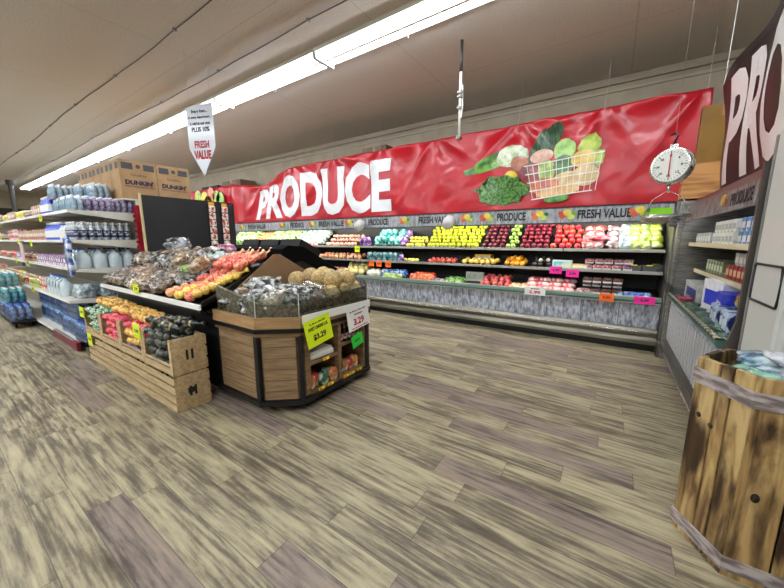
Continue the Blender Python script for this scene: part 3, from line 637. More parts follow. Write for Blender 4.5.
for k in range(3): carton(['bottom','middle','top'][k]+' brown box of the stack at the left end of the lettered banner',1.0,.5,.42,(-9.7,5.95,2.0+.422*k),kraftd)
for k in range(3): carton(['bottom','middle','top'][k]+' dark box of the stack left of the brown boxes behind the banner',1.0,.5,.40,(-10.95,5.95,2.0+.402*k),mat('dark_carton',(40,34,34),.7))
# ---------------- DISPLAY RACK (potatoes and onions) ----------------
rk=thing('produce_rack','long black sloping produce rack holding potato and onion bags','display rack',(0,0,0))
X0,X1=-5.68,-3.05
b=BM(); prism(b,[(1.55,.12),(1.55,.78),(1.46,.84),(2.3,1.2),(2.6,1.28),(3.5,.82),(3.5,.12)],'x',X0,X1); obj('rack_body',b,black,rk)
b=BM(); box(b,X0+.04,1.6,0,X1-.04,3.44,.12); obj('plinth',b,black,rk)
b=BM(); prism(b,[(1.40,.84),(1.40,.885),(1.425,.89),(2.3,1.25),(2.3,1.2),(1.44,.84)],'x',X0,X1); obj('sloping_tray',b,blackm,rk)
b=BM(); prism(b,[(1.385,.872),(1.385,.915),(1.405,.92),(1.405,.872)],'x',X0-.02,X1+.02); obj('price_strip',b,paper,rk,label='white price strip along the front edge')
b=BM(); prism(b,[(2.3,1.2),(2.32,1.40),(2.4,1.44),(2.62,1.42),(3.45,.98),(3.5,.82),(2.6,1.26)],'x',-4.6,X1+.02); obj('rear_tray',b,mat('black_cloth',(10,10,11),.9,spec=.1,bump=.4,bscale=12),rk)
for x in (X0,X1-.02):
    b=BM(); prism(b,[(1.42,.86),(1.42,.93),(2.3,1.33),(2.34,1.25),(1.5,.84)],'x',x,x+.02); obj('side_lip',b,blackm,rk)
# eggs/black plastic bins on far slope
for k in range(3):
    t=thing('black_bin',['black plastic bin on the far slope nearest the brown board','middle black plastic bin on the far slope of the rack','black plastic bin on the far slope farthest from the brown board'][k],'bin',(-3.35-k*.42,2.66,1.42))
    b=BM(); box(b,-.19,0,0,.19,.35,.02,.003); box(b,-.19,0,0,-.175,.35,.1); box(b,.175,0,0,.19,.35,.1); box(b,-.19,0,0,.19,.015,.1); box(b,-.19,.335,0,.19,.35,.1); b.transform(Matrix.Rotation(R(-26),4,'X')); obj('bin_body',b,blackm,t)
card('yellow price tag at the left end of the white price strip',yel,(-4.42,1.375,.955),.16,.1,face=(R(90),0,R(0)),lines=dm('2.99'))
# blackboard
t=thing('blackboard','large blank blackboard standing behind the potato bags','blackboard',(-5.76,0,0))
b=BM(); prism(b,[(1.99,1.02),(1.99,2.15),(3.39,2.15),(3.39,1.02)],'x',0,.02); obj('board_panel',b,mat('slate_black',(20,21,23),.6,rgb2=(28,29,31),scale=2),t)
b=BM(); box(b,-.012,1.965,1.0,.028,1.99,2.17,.003); obj('frame_strip',b,mat('pale_wood_edge',(200,180,140),.5),t,label='pale wood edge strip')
for y in (2.1,3.25): obj('post',box(BM(),-.05,y-.02,.0,-.005,y+.02,2.1),blackm,t)
# hanging packet strips
pk=mat('packet_print',(190,50,40),.35,rgb2=(232,228,216),scale=24,lo=.44,hi=.5)
for k,y in enumerate((2.98,3.2)):
    t=thing('packet_strip',['left clip strip of seasoning packets hanging on the blackboard','right clip strip of seasoning packets hanging on the blackboard'][k],'clip strip',(-5.72,y,1.36))
    obj('strip',box(BM(),-.002,-.012,0,.002,.012,.74),white,t)
    obj('header_tag',box(BM(),-.002,-.05,.72,.004,.05,.77,.003),mat('orange_tag',(230,160,40),.5),t)
    for i in range(6):
        for s in (0,): obj('packet',box(BM(),.003,-.055,.61-i*.118,.02,.055,.715-i*.118,.007),pk,t,True)
# ---------------- bags on the rack ----------------
slopeZ=lambda y:.895+(y-1.425)*.411
tan_=R(22.3)
def netbag(name,label,cat,body,r,n,L_,W_,H_,neckm,seed,lab=None,group=None):
    rnd=random.Random(seed); t=thing(name,label,cat,(0,0,-5),group=group)
    b=BM(); k=0
    nx=max(2,int(L_/(r*1.7))); ny=max(1,int(W_/(r*1.8))); nzz=max(1,int(H_/(r*1.8)))
    for i in range(nx):
        for j in range(ny):
            for q in range(nzz):
                f=1-.35*abs((i+.5)/nx-.5)*2 
                ball(b,((i+.5-nx/2)*r*1.62+rnd.uniform(-.3,.3)*r,(j+.5-ny/2)*r*1.75*f+rnd.uniform(-.25,.25)*r,r+q*r*1.5*f),r*rnd.uniform(.9,1.12),2)
    obj('netted_bulbs',b,body,t,True)
    b=BM(); lathe(b,[(r*.9,-.02),(r*.5,.02),(.008,.05),(.012,.07),(.03,.11),(.0,.1)],10); b.transform(Matrix.Translation((nx*r*.81,0,r))@Matrix.Rotation(R(85),4,'Y')); obj('gathered_neck',b,neckm,t,True)
    if lab:
        b=BM(); lathe(b,[(r*ny*.95,-L_*.09),(r*ny*1.0,0),(r*ny*.95,L_*.09)],12); b.transform(Matrix.Translation((0,0,r))@Matrix.Rotation(R(90),4,'Y')@Matrix.Diagonal((.9,1,1,1))); obj('label_band',b,lab,t,True)
    return t
def netm(n,c,c2,sc=60): return mat('net_'+n,c,.4,rgb2=c2,scale=sc,detail=2,lo=.45,hi=.55,coat=.3,rand=.1)
nred=netm('red_onion_sack',(216,70,52),(238,160,130)); nor=netm('orange_sack',(232,130,60),(246,200,150)); nye=netm('yellow_sack',(228,180,40),(245,220,120)); 
ngr=netm('green_sack',(20,110,50),(200,220,200),40); nmag=netm('magenta_sack',(214,40,70),(240,120,130),40); nye2=netm('gold_sack',(214,150,40),(240,210,130),40); nblk=netm('black_sack',(18,20,18),(70,76,64),30); npur=netm('purple_sack',(60,30,80),(150,110,140),40)
crys=bagm('potato_clear',(92,66,46),(186,174,160),22); crys2=bagm('potato_dark',(30,27,28),(170,164,160),20); crys3=bagm('potato_tan',(140,104,70),(204,186,160),18)  # noise mixes potato and print tones with painted-in highlights of the plastic
potato=mat('potato_skin',(150,112,72),.6,rgb2=(180,142,98),scale=20,rand=.15)
filmw=mat('gathered_film',(190,190,192),.2,coat=.8,bump=.6,bscale=60)
# potato bags
pb=[bag('potato_bag','x','potato bag',m,.17,.12,.075,k,None,filmw,None,.35,.2,2.4,9) for k,m in enumerate((crys,crys2,crys3))]
labp=['clear bag of brown potatoes on the left part of the black rack','dark printed potato bag on the left part of the black rack','pale tan potato bag on the left part of the black rack']
k=0
for j,y in enumerate((1.52,1.68,1.84,2.0,2.16)):
    for i in range(8):
        x=-5.5+i*.24+random.uniform(-.05,.05)-.0*j
        if x>-3.55-.12*(4-j)*0-(.35 if j==0 else 0): continue
        q=random.choice((0,0,1,2)); put(pb[q],(x,y,slopeZ(y)+random.uniform(0,.03)),(tan_+random.uniform(-.15,.15),random.uniform(-.2,.2),random.uniform(-.6,.6)),labp[q],'potato bags %s on the rack'%['clear','dark printed','pale tan'][q])
for j in range(9):
    x=-5.35+j*.19; y=1.85+.07*(j%4); q=j%3
    put(pb[q],(x,y,slopeZ(y)+.12),(tan_+.1,random.uniform(-.3,.3),random.uniform(-.8,.8)),labp[q],'potato bags %s on the rack'%['clear','dark printed','pale tan'][q])
t=bag('potato_bag','black printed bag crowning the potato pile before the blackboard','potato bag',bagm('black_print',(20,22,28),(200,205,215),6),.17,.12,.1,21,None,filmw); put(t,(-4.95,2.1,1.36),(.3,0,.4))
first.pop('loose',None)
t=tag(obj('potato',blob(BM(),.05,.04,.04,4,.2),potato,None,True),'single brown potato lying on top of the bags by the blackboard','potato'); t.location=(-4.55,2.15,1.35)
# netted onion bags, right part
nb=netbag('onion_sack','x','onion sack',nred,.043,0,.36,.16,.08,nor,3,None)
nb2=netbag('orange_sack','x','onion sack',nor,.043,0,.36,.16,.08,nred,5,None)
ny=netbag('lemon_sack','x','lemon sack',nye,.042,0,.28,.17,.08,nye,6,None)
for j in range(3):
    for i in range(3):
        x=-3.72+j*.2+.0*i; y=1.56+i*.29
        o=nb if (i+j)%3 else nb2
        put(o,(x+.02*i,y,slopeZ(y)+.01+.05*(i==2)),(0,-tan_,R(90)+random.uniform(-.1,.1)),('red netted sack of onions lying up the slope at the right of the rack' if o is nb else 'orange netted sack lying up the slope among the red onion sacks'),('red onion sacks on the rack' if o is nb else 'orange sacks on the rack'))
for i in range(3):
    put(nb,(-3.6+.2*i,2.0,slopeZ(2.0)+.1),(0,-tan_,R(92)),'red netted sack of onions lying up the slope at the right of the rack','red onion sacks on the rack')
for x,y in ((-3.45,1.5),(-3.22,1.56),(-3.18,1.78)):
    put(ny,(x,y,slopeZ(y)+.03),(0,-tan_,R(70)),'yellow netted sack of lemons at the lower right corner of the rack','yellow lemon sacks on the rack')
t=bag('greens_bag','small bright green bag among the potato bags','vegetable bag',bagm('bright_green',(90,150,40),(180,215,110)),.09,.06,.05,9); put(t,(-3.95,1.75,slopeZ(1.75)+.12),(.3,0,.2))
t=bag('bagged_radishes','purple pink bag on the upper right of the rack','vegetable bag',bagm('radish',(150,40,90),(225,190,205)),.15,.08,.07,31); put(t,(-4.05,2.25,1.33),(.2,0,.3))
t=bag('bagged_garlic','pale mint clear bag in the upper middle of the rack','vegetable bag',bagm('mint',(170,200,190),(240,246,242)),.15,.1,.06,33); put(t,(-3.95,2.05,1.26),(.3,0,.2))
# ---------------- wooden crates ----------------
pine=mat('pine',(196,172,132),.6,rgb2=(172,146,108),scale=5,stretch=(1,8,8),detail=5)
slotm=mat('slot_dark',(30,24,18),.8)
def crate(openfront):
    t=thing('wooden_crate','x','crate',(0,0,-5)); Lc=.6; D=.27; H=.335
    for x in (-Lc/2,Lc/2-.016):
        b=BM(); box(b,x,0,0,x+.016,D,H-.008,.002); e=obj('end_panel',b,pine,t)
        b=BM(); 
        for s in (-.06,.06): box(b,x-.001,D/2+s*.35-.012,H*.5-.045,x+.017,D/2+s*.35+.008,H*.5+.045,.0)
        obj('hand_slot',b,slotm,e)
    b=BM(); box(b,-Lc/2+.016,.01,0,Lc/2-.016,D,.012); obj('crate_floor',b,pine,t)
    zs=(0,) if openfront else (0,.082,.164,.246)
    for z in zs: obj('slat',box(BM(),-Lc/2,-.012,z+.004,Lc/2,0,z+.066,.002),pine,t)
    for z in (.0,.11,.22): obj('slat',box(BM(),-Lc/2,D,z+.005,Lc/2,D+.012,z+.095,.002),pine,t)
    if openfront:
        for x in (-Lc/2+.0,Lc/2-.045): obj('corner_post',box(BM(),x,-.013,.0,x+.045,-.001,H-.01,.002),pine,t)
        obj('slat',box(BM(),-Lc/2,-.0125,.082,Lc/2,-.0005,.1,.002),pine,t)
    return t
cl,cuu=crate(False),crate(True)
pos=['nearest the end island','second from the end island','third from the end island','farthest from the end island']
cont=['dark potato sacks','gold and purple sacks','magenta onion sacks','green sacks']
for i in range(4):
    x=-3.31-.607*i
    put(cl,(x,1.13,0),0,'lower slatted pine crate '+pos[i]); put(cuu,(x,1.13,.337),0,'upper open pine crate %s, holding %s'%(pos[i],cont[i]))
obj('printed_logo',box(BM(),.2995,.09,.15,.302,.16,.2),ink,cl,label='small black printed mark')
# bags in crates
blackbag=netbag('potato_sack','x','potato sack',nblk,.04,0,.24,.17,.09,nblk,11)
magbag=netbag('onion_sack','x','onion sack',nmag,.036,0,.24,.17,.08,nmag,12); goldbag=netbag('onion_sack','x','onion sack',nye2,.036,0,.22,.15,.08,nye2,13); grbag=netbag('onion_sack','x','onion sack',ngr,.036,0,.24,.16,.08,ngr,14); purbag=netbag('onion_sack','x','onion sack',npur,.036,0,.22,.16,.08,npur,15)
pbl=netbag('potato_sack','x','potato sack',mat('net_olive',(30,32,22),.35,rgb2=(190,176,128),scale=14,lo=.5,hi=.62,coat=.4,rand=.1),.042,0,.24,.14,.08,nblk,16)
def fill(x0,x1,y0,y1,z,o,label,group,nx_,ny_,rz=0):
    for i in range(nx_):
        for j in range(ny_): put(o,(x0+(i+.5)*(x1-x0)/nx_,y0+(j+.5)*(y1-y0)/ny_,z+random.uniform(0,.02)),(random.uniform(-.15,.15),random.uniform(-.15,.15),rz+random.uniform(-.25,.25)),label,group)
xs=[(-3.61,-3.01),(-4.22,-3.62),(-4.83,-4.23),(-5.43,-4.84)]
for (o,i,lb) in ((blackbag,0,'black netted potato sack'),(goldbag,1,'gold onion sack'),(magbag,2,'magenta onion sack'),(grbag,3,'green onion sack')):
    x0,x1=xs[i]
    for z,w_ in ((.355,'at the bottom of'),(.43,'low in'),(.52,'midway up')): 
        oo=purbag if (i==1 and z<.4) else o; l2='purple onion sack' if oo is purbag else lb
        fill(x0+.07,x1-.19,1.16,1.32,z,oo,'%s %s the crate %s'%(l2,w_,pos[i]),'%ss %s the crate %s'%(l2,w_,pos[i]),2,2)
fill(-3.66,-3.2,1.14,1.40,.59,blackbag,'black netted potato sack on top of the crate nearest the end island','black sacks on top',3,2)
fill(-3.68,-3.18,1.16,1.44,.68,pbl,'olive potato sack with pale potatoes heaped on the black sacks','olive sacks on top',3,2,.3)
fill(-4.2,-3.66,1.14,1.40,.585,magbag,'magenta onion sack on the second crate from the end island','magenta sacks on the second crate',3,2)
fill(-4.2,-3.66,1.24,1.44,.66,goldbag,'gold onion sack behind the magenta sacks on the second crate','gold sacks on the second crate',3,2)
fill(-4.8,-4.25,1.14,1.36,.59,magbag,'magenta onion sack on the third crate from the end island','magenta sacks on the third crate',3,2)
fill(-4.8,-4.25,1.24,1.44,.67,goldbag,'gold onion sack behind the magenta sacks on the third crate','gold sacks on the third crate',3,2)
fill(-5.4,-4.86,1.14,1.3,.60,grbag,'green onion sack on the crate farthest from the end island','green sacks on the farthest crate',3,2)
fill(-5.4,-4.86,1.26,1.42,.69,goldbag,'gold onion sack behind the green sacks on the farthest crate','gold sacks on the farthest crate',3,2)
card('yellow price tag hanging on the crates beside the black sacks',yel,(-3.70,1.1125,.64),.15,.15,face=(R(90),0,0),lines=dm('3.99'))
card('upper yellow price tag at the far left end of the crates',yel,(-5.38,1.09,.62),.15,.13,face=(R(90),0,0),lines=dm('1.99'))
card('lower yellow price tag at the far left end of the crates',yel,(-5.2,1.09,.30),.15,.14,face=(R(90),0,0),lines=dm('1.99'))
# ---------------- END ISLAND ----------------
oak=mat('oak_laminate',(142,112,78),.45,rgb2=(114,88,60),scale=4,stretch=(1,1,9),detail=6)
def plankoak():
    m=mat('oak_planked',(152,126,94),.45,rgb2=(130,104,76),scale=5,stretch=(1,1,9),detail=6)
    nt=m.node_tree; N=nt.nodes; L=nt.links; b=N['Principled BSDF']; src=b.inputs['Base Color'].links[0].from_socket
    tc=N.new('ShaderNodeTexCoord'); mp=N.new('ShaderNodeMapping'); mp.inputs['Rotation'].default_value=(R(-90),0,0); L.new(tc.outputs['Object'],mp.inputs[0])
    br=N.new('ShaderNodeTexBrick'); br.inputs['Scale'].default_value=1; br.inputs['Brick Width'].default_value=3; br.inputs['Row Height'].default_value=.1; br.inputs['Mortar Size'].default_value=.003
    br.inputs['Color1'].default_value=(1,1,1,1); br.inputs['Color2'].default_value=(.9,.9,.9,1); br.inputs['Mortar'].default_value=(.25,.22,.2,1); L.new(mp.outputs[0],br.inputs[0])
    mx=N.new('ShaderNodeMix'); mx.data_type='RGBA'; mx.blend_type='MULTIPLY'; mx.inputs[0].default_value=1; L.new(src,mx.inputs[6]); L.new(br.outputs[0],mx.inputs[7]); L.new(mx.outputs[2],b.inputs['Base Color']); return m
oakp=plankoak()
isl=thing('produce_island','octagonal oak and black produce island with onion bags and cantaloupes','display island',(0,0,0))
FP=[(-3.02,1.53),(-2.40,1.53),(-2.13,1.76),(-2.13,2.68),(-2.40,2.92),(-3.02,2.92)]
def off(FP,d):
    cx,cy=-2.6,2.22; out=[]
    n=len(FP)
    for i in range(n):
        p=Vector(FP[i]);a=Vector(FP[i-1]);c=Vector(FP[(i+1)%n]); e1=(p-a).normalized(); e2=(c-p).normalized(); n1=Vector((e1.y,-e1.x)); n2=Vector((e2.y,-e2.x)); m=(n1+n2).normalized(); out.append(tuple(p+m*d/max(.4,m.dot(n1))))
    return out
def ringwall(bm,poly,th,z0,z1,skip=()):
    o=poly; i=off(poly,-th); n=len(poly)
    for k in range(n):
        if k in skip: continue
        a,b_,c,d=o[k],o[(k+1)%n],i[(k+1)%n],i[k]; prism(bm,[a,b_,c,d],'z',z0,z1)
    return bm
b=BM(); prism(b,off(FP,.025),'z',.075,.115); obj('base_plinth',b,black,isl)
b=BM(); prism(b,[(-3.0,1.55),(-2.42,1.55),(-2.15,1.78),(-2.62,1.78),(-2.62,2.64),(-2.15,2.64),(-2.42,2.90),(-3.0,2.90)],'z',.115,.70); obj('cabinet_core',b,oak,isl)
b=BM(); box(b,-3.0,1.53,.125,-2.46,1.552,.69); obj('front_panel',b,oakp,isl)
d=Vector((.27,.23)).normalized(); 
A=Vector((-2.40,1.53)); C_=Vector((-2.13,1.76)); nrm=Vector((d.y,-d.x))
def strip2(p,q,th,z0,z1): 
    n=nrm*th; return prism(BM(),[tuple(p),tuple(q),tuple(q-n),tuple(p-n)],'z',z0,z1)
obj('corner_panel',strip2(A+d*.04,C_-d*.04,.02,.125,.69),oakp,isl)
# black corner posts
obj('corner_post',box(BM(),-2.445,1.522,.115,-2.395,1.56,.70,.004),black,isl); 
b=BM(); cyl(b,(-2.135,1.765,.115),(-2.135,1.765,.70),.022,8); obj('corner_post',b,black,isl); obj('corner_post',box(BM(),-2.16,2.63,.115,-2.118,2.69,.70,.004),black,isl)
obj('corner_post',box(BM(),-3.03,1.522,.115,-3.0,1.56,.70,.004),black,isl)
# shelving bay on the +x side
for y0,y1 in ((1.80,1.86),(2.22,2.26),(2.60,2.64)): obj('shelf_divider',box(BM(),-2.61,y0,.13,-2.13,y1,.70),oak,isl)
for y0,y1,z in ((1.86,2.22,.40),(2.26,2.60,.47),(1.86,2.22,.13),(2.26,2.60,.13)): obj('shelf',box(BM(),-2.61,y0,z-.01,-2.135,y1,z+.018),oak,isl)
b=BM(); prism(b,off(FP,.03),'z',.728,.765); obj('bumper_band',b,blackm,isl); b=BM(); prism(b,off(FP,.012),'z',.695,.728); obj('oak_band',b,oak,isl)
b=BM(); ringwall(b,off(FP,.022),.03,.765,.86); prism(b,off(FP,-.01),'z',.765,.78); obj('oak_rim',b,mat('oak_light',(172,136,94),.4,rgb2=(150,118,80),scale=4,stretch=(1,1,9)),isl)
b=BM(); box(b,-2.098,1.76,.80,-2.092,2.68,.875,.001); obj('price_channel',b,paper,isl,label='white price channel')
gran=mat('granite_liner',(62,50,36),.6,rgb2=(150,130,100),scale=38,detail=6,lo=.38,hi=.66)
b=BM()
prf={0:((-3.02,1.09),(-2.40,.98)),1:(None),}
zt=[1.09,.975,.955,1.02,1.0,1.09]; poly=off(FP,-.012); pin=off(FP,-.03)
for k in range(5):
    (ax,ay),(bx,by),(cx,cy),(dx,dy)=poly[k],poly[k+1],pin[k+1],pin[k]
    v=[b.verts.new(p) for p in ((ax,ay,.79),(bx,by,.79),(cx,cy,.79),(dx,dy,.79),(ax,ay,zt[k]),(bx,by,zt[k+1]),(cx,cy,zt[k+1]),(dx,dy,zt[k]))]
    for f in ((0,1,2,3),(4,5,6,7),(0,1,5,4),(1,2,6,5),(2,3,7,6),(3,0,4,7)): b.faces.new([v[i] for i in f])
obj('granite_liner',b,gran,isl)
b=BM(); prism(b,off(FP,-.035),'z',.80,.90); obj('raised_floor',b,black,isl)
poly=off(FP,.0)
for k in range(5):
    (ax,ay),(bx,by)=poly[k],poly[k+1]; e=(Vector((bx,by))-Vector((ax,ay))).normalized(); n=Vector((e.y,-e.x))*.005; g=e*.004
    b=BM(); prism(b,[(ax+g.x,ay+g.y),(bx-g.x,by-g.y),(bx-n.x-g.x,by-n.y-g.y),(ax-n.x+g.x,ay-n.y+g.y)],'z',.80,1.06); obj('acrylic_guard',b,acry,isl)
    obj('guard_edge',cyl(BM(),(bx,by,.80),(bx,by,1.06),.004,6),mat('acrylic_edge',(205,205,195),.2),isl)
for x,y in ((-2.25,1.78),(-2.23,2.55),(-2.9,1.65),(-2.9,2.8)):
    b=BM(); cyl(b,(x,y-.015,.035),(x,y+.015,.035),.035,14); c=obj('caster',b,black,isl,True); obj('caster_fork',box(BM(),x-.02,y-.022,.03,x+.02,y+.022,.078,.004),dsteel,c)
# brown back board
t=thing('brown_divider_board','plain brown peaked board standing behind the onion bags on the island','board',(-2.96,2.19,.95))
b=BM(); prism(b,[(-.62,0),(-.52,.06),(-.05,.40),(.03,.40),(.52,.12),(.56,0)],'x',0,.012); bmesh.ops.bevel(b,geom=b.edges[:],offset=.004,segments=1,affect='EDGES'); obj('board_panel',b,mat('brown_board',(140,110,78),.5,rgb2=(132,102,72),scale=3),t)
obj('sticker',box(BM(),.0125,-.03,.14,.0135,.03,.16),paper,t)
# onion bags with black/white print
wb=[bag('onion_bag','x','onion bag',bagm('blackwhite%d'%k,(18,20,28),(205,204,200),s_*1.5),.15,.11,.075,k+40,None,filmw,None,.35,.2,2.4,9) for k,s_ in enumerate((11,16))]
wb.append(bag('onion_bag','x','onion bag',bagm('clear_onions',(124,98,74),(206,198,186),20),.14,.1,.07,44,None,filmw,None,.35,.2,2.4,9))
lb=['black and white printed onion bag on the island','finely printed dark onion bag on the island','clear bag of tan onions on the island']
pl=[(-2.86,1.66,.93),(-2.62,1.66,.93),(-2.45,1.72,.93),(-2.9,1.86,.93),(-2.66,1.88,.93),(-2.4,1.92,.95),(-2.86,2.08,.95),(-2.6,2.1,.95),(-2.84,1.72,1.02),(-2.62,1.82,1.03),(-2.42,1.84,1.02),(-2.78,1.98,1.06),(-2.55,1.98,1.04),(-2.3,1.94,.99),(-2.26,2.02,1.02),(-2.76,1.86,1.10)]
for i,(x,y,z) in enumerate(pl):
    z=z-.03-(.05 if z>1.01 else 0)
    q=(0,1,2,0,2,1)[i%6]; put(wb[q],(x,y,z),(random.uniform(-.3,.3),random.uniform(-.3,.3),random.uniform(-1.2,1.2)),lb[q],['black and white onion bags on the island','dark printed onion bags on the island','clear onion bags on the island'][q])
cant=mat('cantaloupe_rind',(168,138,84),.6,rgb2=(196,170,118),scale=48,detail=2,lo=.46,hi=.54,bump=.3,bscale=50,rand=.08)
def melon():
    t=thing('cantaloupe','x','cantaloupe',(0,0,-5)); b=ball(BM(),(0,0,.085),.088,3,(1.04,1,1)); obj('rind',b,cant,t,True)
    obj('stem_scar',lathe(BM(),[(.014,.168),(.014,.1735),(.008,.175),(0,.174)],8),mat('stem_scar',(120,100,60),.7),t,True); return t
ml=melon()
mp=[(-2.22,2.22,.93),(-2.22,2.39,.93),(-2.22,2.56,.93),(-2.39,2.15,.95),(-2.39,2.32,.95),(-2.39,2.49,.95),(-2.37,2.66,.94),(-2.56,2.3,.95),(-2.56,2.47,.95),(-2.55,2.64,.95),(-2.72,2.3,.98),(-2.72,2.5,.98),(-2.72,2.68,.97),
 (-2.47,2.26,1.06),(-2.47,2.43,1.06),(-2.46,2.6,1.05),(-2.64,2.30,1.07),(-2.64,2.48,1.07),(-2.31,2.31,1.05),(-2.31,2.49,1.05),(-2.72,2.2,1.04)]
for x,y,z in mp: put(ml,(x+.03*(z>1),y+.03,z-.03),(random.uniform(-.15,.15),random.uniform(-.15,.15),random.uniform(0,6)),'netted tan cantaloupe in the heap on the island','cantaloupes on the island',)
t=bag('melon_bag','clear crumpled bag lying over the front cantaloupes','plastic bag',film,.12,.09,.05,51); put(t,(-2.32,2.1,1.03),(.3,.2,.5))
# island signs
card('yellow 3.29 price sign hanging on the island channel',yel,(-2.07,1.92,.715),.30,.24,face=(R(86),R(-9),R(90)),lines=(('In Store Special',.18,.022,.08,ink),('SWEET ONIONS 3 LB.',.23,.032,.04,ink),('$3.29',.15,.06,-.045,ink)))
card('white 3.29 price sign with red digits on the island channel',paper,(-2.07,2.46,.725),.33,.22,face=(R(86),R(-6),R(90)),lines=(('In Store Special',.24,.02,.08,ink),('Cantaloupes',.13,.022,.045,ink),('3.29',.16,.07,-.03,redink),('each',.26,.012,-.09,redink)))
card('bright green tag tilted on the right bay of the island',grnc,(-2.09,2.46,.485),.17,.13,face=(R(88),R(-12),R(90)),lines=(('NEW',.08,.02,.0,ink),))
rw=mat('tag_red',(220,60,40),.5)
for i,(y,z) in enumerate(((2.05,.405),(1.98,.135),(2.10,.135),(2.32,.135),(2.41,.135),(2.53,.135))):
    t=thing('shelf_tag',['yellow red shelf tag under the stacked papers','leftmost low shelf tag of the left bay','right low shelf tag of the left bay','leftmost low shelf tag of the right bay','middle low shelf tag of the right bay','rightmost low shelf tag of the right bay'][i],'shelf tag',(-2.128,y,z),(R(90),0,R(90)))
    obj('card_panel',box(BM(),-.038,-.014,0,.038,.014,.003),mat('tag_yellow',(246,226,60),.5),t); obj('price_mark',box(BM(),-.03,-.008,.003,.002,.008,.0036),rw,t)
# island shelf goods
t=thing('tray_pack','flat white wrapped tray on the upper left shelf of the island','tray',(-2.3,2.04,.418)); obj('tray_body',box(BM(),-.14,-.15,0,.14,.15,.05,.012),paper,t); obj('tray_stack',box(BM(),-.13,-.14,.05,.13,.14,.075,.01),mat('tray_film',(215,212,200),.2,coat=.5),t)
def dbottle(nm,lbl,mb,mc,group,r=.026,h=.15,ml=None):
    t=thing(nm,lbl,'bottle',(0,0,-5),group=group)
    obj('bottle_body',lathe(BM(),[(0,0),(r,0),(r*1.02,h*.1),(r,h*.62),(r*.42,h*.8),(r*.4,h*.9),(0,h*.9)],12),mb,t,True)
    obj('bottle_cap',lathe(BM(),[(0,h*.88),(r*.5,h*.88),(r*.5,h),(0,h)],10),mc,t,True)
    obj('bottle_label',lathe(BM(),[(r*1.04,h*.15),(r*1.05,h*.2),(r*1.04,h*.55)],12),ml or paper,t,True)
    return t
db=dbottle('sauce_bottle','dark sauce bottle with pink white label in the upper right bay','x' and mat('dark_glass',(30,14,14),.15,coat=.5),mat('pink_cap',(225,190,190),.4),'sauce bottles in the upper right bay',ml=mat('pink_label',(226,196,196),.4,rgb2=(120,40,50),scale=40))
for i in range(5): put(db,(-2.18,2.30+i*.062,.488))
for i in range(5): put(db,(-2.25,2.31+i*.062,.488))
gp=[bag('snack_pouch','x','pouch',bagm(n,c,c2,10),.05,.045,.075,60+i) for i,(n,c,c2) in enumerate((('redtan',(190,50,40),(240,210,180)),('greenwhite',(20,90,50),(240,240,230)),('tanpouch',(190,120,60),(235,215,180))))]
ll=['red and tan produce pouch on the low shelf of the left bay','green and white pouch on the low shelf of the left bay','tan pouch on the low shelf of the island']
for i,(q,y) in enumerate(((0,1.92),(2,1.9),(0,1.97),(1,2.03),(1,2.13),(2,2.16))): put(gp[q],(-2.22+.06*(i%2)-.03*(i==1),y,.148),(0,0,PI/2+random.uniform(-.3,.3)),ll[q],['red and tan','green and white','tan'][q]+' pouches in the left bay')
for i,(q,y) in enumerate(((1,2.31),(2,2.38),(0,2.46),(2,2.54))): put(gp[q],(-2.22,y,.148),(0,0,PI/2+random.uniform(-.3,.3)),['red and tan','green and white','tan'][q]+' pouch on the low shelf of the right bay',['red and tan','green and white','tan'][q]+' pouches in the right bay')
#PART2
# ---------------- LEFT GONDOLA ----------------
gd=thing('store_shelving','long cream shelving run down the left aisle with red slotted end upright','shelving',(0,0,0))
GX0,GX1=-15.5,-6.05
obj('core_panel',box(BM(),GX0,2.02,.1,GX1,2.08,2.1),offw,gd)
obj('red_upright',box(BM(),GX1-.0,1.99,.05,GX1+.03,2.11,2.02,.004),mat('red_post',(170,24,44),.4),gd)
b=BM()
for k in range(22): box(b,GX1+.0,1.965,.3+k*.077,GX1+.03,1.992,.335+k*.077)
obj('slot_teeth',b,mat('red_post',(170,24,44),.4),gd)
SHV=[(.13,1.10,2.0),(.68,1.13,2.0),(1.10,1.25,2.0),(1.50,1.25,2.0),(1.90,1.25,2.0)]
for z,ya,yb in SHV:
    for k in range(7):
        x1=GX1-k*1.35; x0=x1-1.345
        dz=0
        s=obj('shelf',box(BM(),x0,ya,z-.03,x1,yb,z,.003),offw,gd)
        b=BM(); prism(b,[(ya,z),(yb-.02,z),(yb-.02,z-.13),(ya,z-.035)],'x',x1-.008,x1+.002); obj('bracket',b,offw,s)
        obj('price_strip',box(BM(),x0+.01,ya-.008,z-.035,x1-.01,ya,z+.004),paper,s)
obj('top_shelf',box(BM(),-11,1.86,2.085,GX1,2.86,2.11,.003),offw,gd)
for x in (-6.2,-7.5,-8.8,-10.1): 
    b=BM(); prism(b,[(2.08,1.9),(2.08,2.09),(2.8,2.09),(2.8,2.05)],'x',x,x+.02); obj('top_bracket',b,offw,gd)
obj('far_side_panel',box(BM(),GX0,2.08,.1,GX1,2.84,1.86,.003),offw,gd)
obj('base_plinth',box(BM(),GX0,1.2,0,GX1,2.8,.1),black,gd)
obj('red_base_rail',box(BM(),-7.1,1.085,.02,-5.85,1.13,.13,.006),mat('dark_red_rail',(120,22,40),.4),gd)
